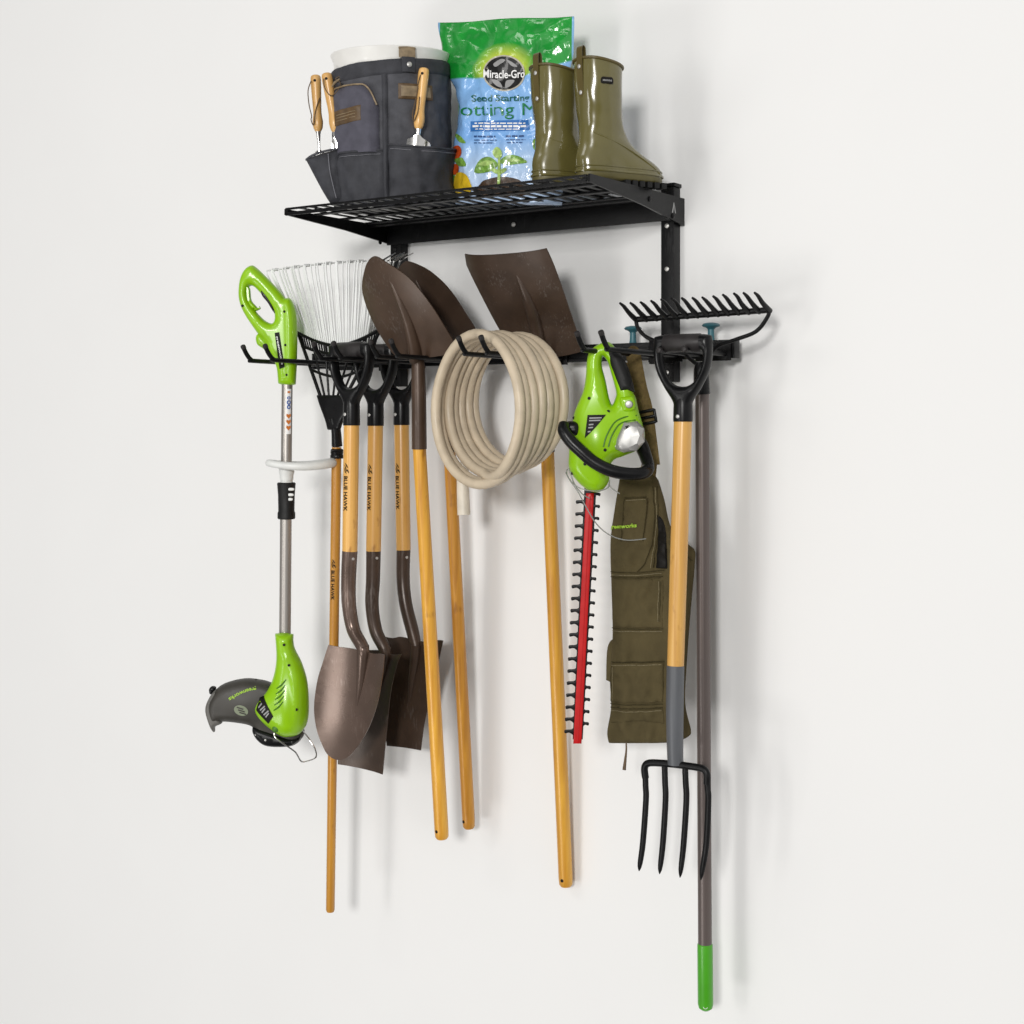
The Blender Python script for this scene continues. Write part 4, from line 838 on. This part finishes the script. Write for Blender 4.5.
# hand tools standing in the pockets
def hand_tool(name, label, cat, u0, v0, u1, v1, pl_, off, kind, r=.0122, loop=None):
    o_ = pl_.o.copy(); pl_.o = o_+pl_.n*off; off = 0; a = pl_.at(u0, v0, off); c = pl_.at(u1, v1, off); d = (c-a).normalized(); L = (c-a).length
    root = thing(name, label, cat, c); b = MB()
    pr = [(0, .45), (.012, .8), (.05, 1.0), (.15, 1.03), (.4, .92), (.62, .82), (.72, .88), (.82, 1.02), (.93, .9), (.98, .62), (1, .5)]
    tube(b, [a+d*(L*t) for t, q in pr], [r*q for t, q in pr], 18, smooth=3); hn = b.build('wooden_handle', m_woodt, root)
    n, rt = viewframe(a); side = d.cross(n).normalized()
    b = MB(); lathe(b, [(.0035, -.002), (.0035, .0008), (.001, .001)], a+d*.016+(n*.9+side*.2).normalized()*r*1.01, n, 10); b.build('hang_hole', m_print, hn)
    if loop:
        b = MB(); tube(b, [pl_.at(u, v, off+o) for u, v, o in loop], .0013, 7, smooth=5); b.build('leather_loop', m_leather, root)
    b = MB()
    if kind == 'trowel':
        tube(b, [c-d*.004, c+d*.012, c+d*.03], [r*.62, r*.5, r*.45], 12)
        q = LP(c+d*.016, side if side.dot(RT) > 0 else -side, -d); q.n = n
        sheet(b, lambda x, z, o: q.at(x, z, o-.35*x*x/.028+.006), [(-.004, .004), (.004, .004), (.012, -.003), (.030, -.012), (.034, -.03), (.030, -.052), (0, -.068), (-.030, -.052), (-.034, -.03), (-.030, -.012), (-.012, -.003)], .0016, .005)
        b.build('blade', m_chrome, root, 50)
    elif kind == 'narrow':
        tube(b, [c-d*.004, c+d*.012, c+d*.03], [r*.62, r*.55, r*.5], 12)
        q = LP(c+d*.012, side if side.dot(RT) > 0 else -side, -d); q.n = n
        sheet(b, lambda x, z, o: q.at(x, z, o-.6*x*x/.028+.004), [(-.006, .002), (.006, .002), (.014, -.008), (.017, -.03), (.015, -.050), (0, -.062), (-.015, -.050), (-.017, -.03), (-.014, -.008)], .0016, .004)
        b.build('blade', m_chrome, root, 50)
    else:
        tube(b, [c-d*.004, c+d*.006, c+d*.03, c+d*.055], [r*.6, r*.42, r*.25, r*.25], 12)
        for s in (-1, 0, 1): tube(b, [c+d*.045, c+d*.052+side*s*.010, c+d*.062+side*s*.013, c+d*.082+side*s*.013], [.003, .0028, .0026, .001], 8, smooth=4)
        b.build('tines', m_chrome, root)
    pl_.o = o_; return root
pz = PL(322, 120, .27, 38)
hand_tool('hand_fork', 'small hand fork with beech handle, outermost in the flared left pocket', 'hand fork', 315.5, 75, 318.3, 132, pz, .10, 'fork', .0125, [(311.5, 82, .012), (308.5, 92, .014), (309.5, 106, .014), (312, 117, .014), (311.5, 121, .014), (314, 126, .014), (316, 112, .015), (320, 99, .014)])
hand_tool('hand_trowel', 'slim hand trowel with beech handle leaning beside the lavender zip pouch', 'trowel', 326.3, 73, 336, 133, pz, .180, 'narrow', .0125, [(324, 80, .014), (325, 89, .015), (331, 97, .015), (337, 93, .014), (341, 85, .014), (336, 80, .013), (345, 76, .012)])
pz2 = PL(420, 100, .225, 38)
hand_tool('hand_trowel', 'broad hand trowel standing alone in the right pocket over the tan patch', 'trowel', 424, 68, 418.3, 130, pz2, .099, 'trowel', .0125, [(420.5, 76, .012), (418, 86, .014), (417, 95, .014), (414, 108, .013), (412.5, 116, .013), (414, 122, .013), (418, 112, .014), (419.5, 98, .014)])

# ------------------------------------------------------------------ potting mix bag
pbag = PL(500, 110, .165, 6)
VB = px(Vector((pbag.o.x, pbag.o.y, ZS+.002)))[1]
bagr = thing('potting_mix_bag', 'glossy green and blue plastic bag of seed starting potting mix', 'bag', Vector((pbag.o.x, pbag.o.y, ZS)))
lpts = [(16, 438), (24, 438), (50, 442), (75, 449), (92, 456), (108, 459), (125, 458), (145, 454), (170, 452), (190, 453), (215, 457)]
rpts = [(16, 574), (24, 574), (50, 573.5), (75, 569), (92, 562), (108, 559), (125, 560), (145, 563), (170, 565), (190, 564), (215, 560)]
def ip(t, pts):
    if t <= pts[0][0]: return pts[0][1]
    for (a, x), (c, y) in zip(pts, pts[1:]):
        if t <= c: f = (t-a)/(c-a); f = f*f*(3-2*f); return x+(y-x)*f
    return pts[-1][1]
def vtop(s): return 22.5-6.5*s+.8*math.sin(s*9)
def bagh(u, v):
    l, r = ip(v, lpts), ip(v, rpts); s = max(0, min(1, (u-l)/(r-l))); vt = vtop(s); q = max(0, (v-vt)/(VB-vt))
    e = (max(0, 1-(2*s-1)**2))**.6
    bulge = .050*e*min(1, max(0, (q-.07)/.5))**.8*(1-.35*max(0, (q-.9)/.1))
    w = .0105*(1-2*abs(nz((u*.045+v*.02, v*.025-u*.012, 0), 1, 4)))+.0034*(1-2*abs(nz((u*.09, v*.06, 0), 1, 11)))+.0008*nz((u*.3, v*.2, 0), 1, 6)
    fold = .006*math.exp(-((u-(492+(v-90)*.35))/5)**2)*math.exp(-((v-105)/22)**2)-.005*math.exp(-((u-(523-(v-90)*.5))/4)**2)*math.exp(-((v-112)/18)**2)+.004*math.exp(-((v-(60+(u-445)*.22))/3)**2)*math.exp(-((u-468)/20)**2)
    return bulge+(w*.9+fold)*min(1, 8*s, 8*(1-s), q*14+.15)
def bags(u, v, l=0):
    a, c = u, v
    for _ in range(2): q = px(pbag.at(a, c, bagh(a, c))); a += u-q[0]; c += v-q[1]
    return pbag.at(a, c, bagh(a, c)+l)
def vsh(u, t, side):
    p = pbag.at(u, 100); return p
b = MB(); NX, NY = 70, 110; vs = []; fs = []; uv = []
for side in (1, -1):
    for j in range(NY+1):
        for i in range(NX+1):
            s = i/NX; vt = vtop(s); v = vt+(VB-vt)*j/NY; l, r = ip(v, lpts), ip(v, rpts); u = l+(r-l)*s
            hgt = bagh(u, v); vs.append(pbag.at(u, v, hgt if side > 0 else -.055*(max(0, 1-(2*s-1)**2))**.6*min(1, max(0, (j/NY-.05)/.5))**.8-.0015)); uv.append(((u-438)/136, (v-16)/172))
K = (NX+1)*(NY+1)
for j in range(NY):
    for i in range(NX):
        a = j*(NX+1)+i; fs.append([a, a+1, a+NX+2, a+NX+1]); fs.append([K+a, K+a+NX+1, K+a+NX+2, K+a+1])
for j in range(NY): a = j*(NX+1); fs.append([a, a+NX+1, K+a+NX+1, K+a]); a += NX; fs.append([a, K+a, K+a+NX+1, a+NX+1])
for i in range(NX): fs.append([i, K+i, K+i+1, i+1]); a = NY*(NX+1)+i; fs.append([a, a+1, K+a+1, K+a])
# printed film: green over blue with a yellow glow round the emblem
mf = bpy.data.materials.new('printed_film'); mf.use_nodes = True; nt = mf.node_tree; N = nt.nodes; L = nt.links; bs = N['Principled BSDF']
uvn = N.new('ShaderNodeUVMap'); sep = N.new('ShaderNodeSeparateXYZ'); L.new(uvn.outputs['UV'], sep.inputs['Vector'])
def mth(op, a, c, cl=False):
    n = N.new('ShaderNodeMath'); n.operation = op; n.use_clamp = cl
    for i, x in enumerate((a, c)):
        if hasattr(x, 'links') or hasattr(x, 'is_linked'): L.new(x, n.inputs[i])
        else: n.inputs[i].default_value = x
    return n.outputs[0]
X_, Y_ = sep.outputs['X'], sep.outputs['Y']
bd_ = mth('ADD', Y_, mth('MULTIPLY', mth('MAXIMUM', mth('SUBTRACT', X_, .66), 0.0), .32))
bd_ = mth('SUBTRACT', bd_, mth('MULTIPLY', mth('POWER', mth('MULTIPLY', mth('SUBTRACT', X_, .45), 2.0), 2.0), -.012))
fac = mth('MULTIPLY', mth('SUBTRACT', bd_, .372), 90.0, True)
nn = N.new('ShaderNodeTexNoise'); nn.inputs['Scale'].default_value = 6; L.new(uvn.outputs['UV'], nn.inputs['Vector'])
def ramp(src, stops):
    c = N.new('ShaderNodeValToRGB'); e = c.color_ramp.elements
    while len(e) < len(stops): e.new(.5)
    for k, (p, col) in enumerate(stops): e[k].position = p; e[k].color = (*col, 1)
    L.new(src, c.inputs['Fac']); return c.outputs['Color']
def mixc(f, a, c):
    m = N.new('ShaderNodeMix'); m.data_type = 'RGBA'; L.new(f, m.inputs['Factor']); L.new(a, m.inputs['A']); L.new(c, m.inputs['B']); return m.outputs['Result']
blue = ramp(Y_, [(.35, (.22, .44, .78)), (.55, (.24, .46, .80)), (.72, (.20, .42, .80)), (.85, (.42, .60, .86)), (1, (.50, .64, .86))])
grn = ramp(nn.outputs['Fac'], [(.3, (.006, .22, .026)), (.7, (.012, .33, .036))])
dx = mth('MULTIPLY', mth('SUBTRACT', X_, .53), 4.2); dy = mth('MULTIPLY', mth('SUBTRACT', Y_, .345), 5.4)
dist_ = mth('SQRT', mth('ADD', mth('MULTIPLY', dx, dx), mth('MULTIPLY', dy, dy)), 0.0)
yel = N.new('ShaderNodeRGB'); yel.outputs[0].default_value = (.62, .68, .06, 1)
gf_ = mth('MULTIPLY', mth('SUBTRACT', 1.0, dist_, True), 1.8, True)
grn2 = mixc(gf_, grn, yel.outputs[0]); base = mixc(fac, grn2, blue)
edge = mth('MULTIPLY', mth('SUBTRACT', mth('ABSOLUTE', mth('SUBTRACT', X_, .5), 0.0), .484), 200.0, True)
lb_ = N.new('ShaderNodeRGB'); lb_.outputs[0].default_value = (.22, .45, .75, 1)
base = mixc(edge, base, lb_.outputs[0])
L.new(base, bs.inputs['Base Color']); bs.inputs['Roughness'].default_value = .17; bs.inputs['Specular IOR Level'].default_value = .6; bs.inputs['Coat Weight'].default_value = .5; bs.inputs['Coat Roughness'].default_value = .06
nb = N.new('ShaderNodeTexNoise'); nb.inputs['Scale'].default_value = 6; nb.inputs['Detail'].default_value = 3; nb.inputs['Distortion'].default_value = 1.2; L.new(uvn.outputs['UV'], nb.inputs['Vector'])
bp = N.new('ShaderNodeBump'); bp.inputs['Strength'].default_value = .45; bp.inputs['Distance'].default_value = .012; L.new(nb.outputs['Fac'], bp.inputs['Height']); L.new(bp.outputs['Normal'], bs.inputs['Normal'])
b.add(vs, fs); film = b.build('film', mf, bagr, 180)
ul = film.data.uv_layers.new(name='UVMap')
for lp in film.data.loops: ul.data[lp.index].uv = uv[lp.vertex_index]
def pm(name, col, rough=.22): 
    m = M(name, col, rough, var=.08, vs=90, coat=.4); return m
mk_black = pm('emblem_black', (.012, .012, .012)); mk_rim = pm('emblem_rim', (.45, .42, .34)); mk_teal = pm('teal_ink', (.012, .115, .10)); mk_banner = pm('banner_blue', (.035, .16, .46))
mk_leaf = M('leaf_ink', (.16, .32, .05), .25, var=.45, vs=120, coat=.4); mk_leafl = M('pale_leaf_ink', (.34, .50, .14), .25, var=.3, vs=120, coat=.4); mk_soil = M('soil_ink', (.05, .028, .015), .35, var=.6, vs=260); mk_tom = M('tomato_ink', (.52, .07, .012), .22, var=.3, vs=70, coat=.4); mk_yel = M('pepper_ink', (.70, .47, .02), .22, var=.15, vs=60, coat=.4); mk_fine = pm('fine_print', (.03, .08, .22))
b = MB(); decal(b, bags, ell(504.3, 73.2, 21, 18, 40, .06), 2.2, lift=.0012); em = b.build('emblem_rim', mk_rim, bagr)
b = MB(); decal(b, bags, ell(504.3, 73.2, 19.4, 16.5, 40, .06), 2.2, lift=.0021); e2 = b.build('emblem', mk_black, em)
b = MB()
for o in ([(494, 64), (501, 59.5), (506, 60.5), (501, 64.5), (496, 67)], [(507, 60), (513, 62.5), (518, 67), (512, 66)], [(492, 80), (499, 81), (503, 87.5), (497, 86)], [(507, 81), (515, 80.5), (511, 86), (506, 88)]): decal(b, bags, o, 2, lift=.0029)
b.build('emblem_picture', m_pgrey, e2)
b = MB(); text_on(b, 'Miracle-Gro', lambda x, y: bags(484.2+41.5*x, 75.8-8.2*(y-.25)+.8*math.sin(x*3.1), .0036), .016); b.build('lettering', m_pwhite, em)
b = MB(); text_on(b, 'Seed Starting', lambda x, y: bags(472+58*x, 104-8.8*y-.8*x, .0020), .018); b.build('lettering', mk_teal, bagr)
b = MB(); text_on(b, 'Potting Mix', lambda x, y: bags(max(451+104*x, ip(120-16*y, lpts)+1.2+3*x), 120-16*y-1.2*x, .0020), .0); b.build('lettering', M('green_ink', (.012, .19, .06), .22, coat=.4, var=.08), bagr)
b = MB(); decal(b, bags, [(471, 121.5, 1), (500, 120.6), (529, 119.8, 1), (530, 130, 1), (500, 131), (470.5, 131.5, 1)], 2.2, lift=.0014); bn_ = b.build('banner', mk_banner, bagr)
def dashes(b, u0, u1, v, hgt, lift, seed):
    rnd = random.Random(seed); u = u0
    while u < u1:
        w_ = min(rnd.uniform(2.0, 6.5), u1-u)
        decal(b, bags, [(u, v, 1), (u+w_, v-.06*w_*.2, 1), (u+w_, v+hgt, 1), (u, v+hgt, 1)], 2.5, lift=lift); u += w_+rnd.uniform(.9, 1.5)
b = MB(); dashes(b, 475, 526, 122.8, 1.2, .0022, 1); dashes(b, 473, 527, 125.4, 2.0, .0022, 2); dashes(b, 476, 520, 128.9, .9, .0022, 3); b.build('print_line', m_pwhite, bn_)
b = MB(); dashes(b, 474.5, 495.5, 135.8, 1.7, .0018, 4); dashes(b, 506, 526, 135.4, 1.7, .0018, 5); dashes(b, 474.5, 497, 139.8, .9, .0018, 6); dashes(b, 506, 526, 139.4, .9, .0018, 7); dashes(b, 474.5, 494, 142.6, .9, .0018, 8); dashes(b, 507, 523, 142.2, .9, .0018, 9); b.build('print_line', mk_fine, bagr)
b = MB()
for o in ([(498, 164), (490, 157), (480, 160), (474.5, 172), (484, 173), (493, 170)], [(500, 162), (507, 155.5), (518, 156), (527.5, 162), (518, 164), (507, 165)], [(455.5, 134), (461, 136), (466, 143), (460, 142)], [(456, 160), (463, 158), (466, 166), (459, 166)], [(452, 176), (455, 174), (456.5, 186), (453, 187)], [(533, 142), (538, 138), (540, 148), (535, 150)]): decal(b, bags, o, 2, lift=.0018)
seed = b.build('seedling_picture', mk_leaf, bagr)
b = MB()
for o in ([(496, 158), (493, 152), (497, 147), (502, 151), (502, 157)], [(497.5, 174), (492, 171), (493.5, 168.5), (498, 170)], [(500.5, 174.5), (507, 170.5), (506, 168), (501, 170)], [(498.6, 157), (500.6, 157), (500.6, 184), (498, 184)], [(478, 164), (488, 160.5), (494, 163), (486, 166)], [(507, 160), (516, 158.5), (521, 161), (513, 162)]): decal(b, bags, o, 1.8, lift=.0026)
b.build('leaf_picture', mk_leafl, seed)
b = MB(); decal(b, bags, [(480, 184.5), (487, 179.5), (500, 176.8), (513, 178), (522, 182), (527, 195), (476, 195)], 2.2, lift=.0012); b.build('soil_picture', mk_soil, bagr)
b = MB(); decal(b, bags, ell(457.5, 152.5, 4.8, 6.8, 20, .2), 1.8, lift=.0018); decal(b, bags, ell(456, 169.5, 3.6, 5.4, 20, .2), 1.8, lift=.0018); b.build('tomato_picture', mk_tom, bagr)
b = MB(); decal(b, bags, [(456, 176), (461, 172.5), (467, 175), (470.5, 182), (471, 192), (455.5, 192)], 2, lift=.0024); b.build('pepper_picture', mk_yel, bagr)

# ------------------------------------------------------------------ rubber boots
def boot(label, hu, hh_, beta, lab=False):
    hx = P(hu, 180, hh_); hx.z = ZS+.001; A_ = Vector((math.cos(R(beta)), math.sin(R(beta)), 0)); Lt = Vector((-A_.y, A_.x, 0))
    root = thing('rubber_boot', label, 'boot', hx, 'olive rubber boots')
    # z, back, front, halfwidth  (metres along the foot axis from the heel)
    SL = [(.026, -.004, .212, .042), (.034, -.005, .214, .043), (.046, -.005, .208, .042), (.058, -.005, .192, .0405), (.070, -.003, .168, .039), (.082, 0, .146, .0375), (.096, .003, .128, .0365), (.115, .005, .113, .037), (.140, .004, .106, .040), (.175, .000, .102, .0445), (.215, -.003, .100, .0475), (.250, -.004, .100, .0485), (.275, -.004, .100, .0485)]
    q = cr_path(SL, 5); NS = 40; vs = []; fs = []
    def ring(z, bk_, ft, hw, extra=0):
        c = (bk_+ft)/2; a = (ft-bk_)/2+extra; out = []
        long_ = max(0, min(1, (a-.06)/.05))
        for k in range(NS):
            w = 2*math.pi*k/NS; cx, sy = math.cos(w), math.sin(w); e = .88
            x = math.copysign(abs(cx)**e, cx); y = math.copysign(abs(sy)**e, sy)
            waist = 1-.13*long_*math.exp(-((x+.1)/.35)**2)
            xx_ = c+a*x; sag = .0032*nz((cx*1.3, sy*1.3, z*34), 1, int(hu))*max(0, 1-abs(z-.12)/.10)+.0012*nz((cx*2, sy*2, z*22), 1, 5); hw_ = hw+sag; xx_ += sag*cx; out.append(hx+A_*xx_+Lt*((hw_+extra)*y*waist)+UP*(z-.16*(xx_-.01)*max(0, min(1, (z-.12)/.16))))
        return out
    for s_ in q: vs += ring(*s_)
    m = len(q)
    for zz, k in ((.284, -.003), (.20, -.005)): pass
    inner = [ring(.2755, -.001, .097, .0455), ring(.20, .002, .096, .043)]
    for r_ in inner: vs += r_
    for i in range(m+1):
        for k in range(NS): l = (k+1) % NS; fs.append([i*NS+k, i*NS+l, (i+1)*NS+l, (i+1)*NS+k])
    fs.append(list(range(NS))); fs.append([(m+1)*NS+k for k in range(NS)])
    b = MB(); b.add(vs, fs); up = b.build('upper', m_boot, root, 60)
    b = MB(); rim = ring(.272, -.004, .100, .0485, .0008); tube(b, rim, .0034, 8, closed=True); b.build('rim_band', m_bootd, up)
    b = MB(); tube(b, ring(.030, -.005, .213, .0425, .001), .0030, 8, closed=True); tube(b, ring(.040, -.005, .2115, .0427, .0008), .0016, 8, closed=True); b.build('foxing_band', m_boot, up)
    # seam from the ankle to the toe on the outer side
    for sg in (-1, 1):
        b = MB(); pts = []
        for t in [i/24 for i in range(25)]:
            x = .020+.172*t; z = .112-.078*t**.85+.012*math.sin(t*3.1)
            for i in range(m-1):
                if q[i][0] <= z <= q[i+1][0]: f = (z-q[i][0])/(q[i+1][0]-q[i][0]); bk_, ft, hw = [q[i][j]*(1-f)+q[i+1][j]*f for j in (1, 2, 3)]; break
            c = (bk_+ft)/2; a = (ft-bk_)/2; xx = max(-1, min(1, (x-c)/a)); cx = math.copysign(abs(xx)**(1/.88), xx); sy = math.sqrt(max(0, 1-cx*cx)); long_ = max(0, min(1, (a-.06)/.05))
            pts.append(hx+A_*x+Lt*(sg*(hw*abs(sy)**.88*(1-.13*long_*math.exp(-((xx+.1)/.35)**2))))+UP*z)
        tube(b, pts, .0019, 7); b.build('seam', m_boot, up)
    b = MB(); vs = []; fs = []
    for z, g_ in ((.0125, -.003), (.016, .001), (.0262, .001)): vs += ring(z, -.004, .212, .042, g_)
    for i in range(2):
        for k in range(NS): l = (k+1) % NS; fs.append([i*NS+k, i*NS+l, (i+1)*NS+l, (i+1)*NS+k])
    fs += [list(range(NS)), [2*NS+k for k in range(NS)]]; b.add(vs, fs); so = b.build('sole', m_sole, root, 50)
    b = MB()
    for k in range(11):
        x = .004+.0192*k; wv = .034 if k > 4 else .03
        if 3 <= k <= 4: continue
        for sg in (-1, 1): box(b, hx+A_*x+Lt*(sg*(wv-.005))+UP*.0068, .013, .024, .0128, .001, A_, Lt)
    b.build('tread', m_rubber, so)
    # pull strap with two rivets at the back
    n, rt = viewframe(hx); tocam = n; hc = hx+A_*.048
    base = (-rt*.74+tocam*.67).normalized(); side = Vector((-base.y, base.x, 0))
    def sp(z): return hc+base*(.0528-.0055*max(0, (.25-z)/.06))+UP*z
    b = MB(); vs = []; fs = []; prof = [(.190, .0012), (.197, .0012), (.230, .0012), (.265, .0012), (.290, .002), (.298, .000), (.300, -.004), (.294, -.008), (.278, -.009), (.260, -.0085)]
    pr = cr_path([(z, o) for z, o in prof], 4)
    wd_ = .0085
    for z, o in pr:
        wz = wd_*(min(1, .45+((z-.190)/.008)*.55) if o > 0 and z < .198 else 1)
        for sx, t in ((-1, 0), (1, 0), (1, .0022), (-1, .0022)): vs.append(sp(z)+side*(sx*wz)+base*(o+t))
    for i in range(len(pr)-1):
        for k in range(4): l = (k+1) % 4; fs.append([i*4+k, i*4+l, i*4+4+l, i*4+4+k])
    fs += [[0, 1, 2, 3], [(len(pr)-1)*4+k for k in range(4)]]; b.add(vs, fs); ps = b.build('pull_strap', m_bootd, root, 50)
    b = MB()
    for z in (.199, .255): lathe(b, [(.0048, 0), (.0048, .0012), (.003, .0026), (.001, .003)], sp(z)+base*.0034, base, 14)
    b.build('rivet', m_rivet, ps)
    if lab:
        nn_ = tocam*.93+A_*.36; nn_.normalize(); sd_ = Vector((-nn_.y, nn_.x, 0)); c0 = hc+UP*.222
        def lf(x, z, o):
            w = x/.055; d_ = nn_*math.cos(w)+sd_*math.sin(w); ra = .0490/math.sqrt((d_.dot(Lt))**2+(d_.dot(A_)*.0490/.0525)**2); return c0+d_*(ra+.0012+o)+UP*z
        b = MB(); sheet(b, lf, [(-.015, -.006), (-.014, .0065), (0, .007), (.014, .0065), (.015, -.006), (0, -.0065)], .0012, .004); lb2 = b.build('label_plate', m_print, up)
        b = MB()
        for k in range(8): x = -.0115+k*.003; b.add([lf(x, -.002, .0012), lf(x+.0018, -.002, .0012), lf(x+.0020, .0016+.0008*(k % 2), .0012), lf(x+.0002, .0016, .0012)], [[0, 1, 2, 3]])
        b.build('print_line', m_pgrey, lb2)
    return root
boot('olive rubber boot at the shelf end, its label and whole foot showing', 579.5, .315, 63, True)
boot('olive rubber boot beside the potting mix bag, toe hidden by its pair', 535.5, .318, 63)

# ------------------------------------------------------------------ light
W = bpy.data.worlds.new('World'); S.world = W; W.use_nodes = True; bg = W.node_tree.nodes['Background']
bg.inputs['Strength'].default_value = .42
wt = W.node_tree; wc = wt.nodes.new('ShaderNodeTexCoord'); wn = wt.nodes.new('ShaderNodeTexNoise'); wn.inputs['Scale'].default_value = 1.3; wn.inputs['Detail'].default_value = 1.5
wr_ = wt.nodes.new('ShaderNodeValToRGB'); wr_.color_ramp.elements[0].position = .40; wr_.color_ramp.elements[1].position = .60      # invented dark and bright zones, added to give reflections some structure
wr_.color_ramp.elements[0].color = (.25, .25, .25, 1); wr_.color_ramp.elements[1].color = (1.5, 1.49, 1.47, 1)
wt.links.new(wc.outputs['Generated'], wn.inputs['Vector']); wt.links.new(wn.outputs['Fac'], wr_.inputs['Fac']); wt.links.new(wr_.outputs['Color'], bg.inputs['Color'])
def area(name, loc, tgt, sx, sy, e, col=(1, .985, .96)):
    l = bpy.data.lights.new(name, 'AREA'); l.shape = 'RECTANGLE'; l.size = sx; l.size_y = sy; l.energy = e; l.color = col
    o = bpy.data.objects.new(name, l); C.objects.link(o); o.location = loc; o.rotation_euler = (Vector(tgt)-Vector(loc)).to_track_quat('-Z', 'Y').to_euler(); return o
T = (-1.9, 0, 1.3)
area('key_softbox', (1.5, -9.2, 3.1), T, 1.3, 1.3, 475)
area('low_fill', (-3.4, -6.4, -1.6), T, 2.4, 1.4, 98)  # unseen fill added to even out the lower wall
area('left_fill', (-4.0, -8.4, 1.7), T, 1.0, 2.8, 92)  # unseen fill added to lift the wall's left side and give edge highlights
area('top_fill', (-3.6, -5.4, 5.2), T, 2.4, 1.2, 42)  # unseen fill added to brighten the upper wall
S.view_settings.view_transform = 'Standard'; S.view_settings.look = 'None'; S.view_settings.exposure = 0; S.view_settings.gamma = 1; S.view_settings.use_curve_mapping = False
S.cycles.max_bounces = 8
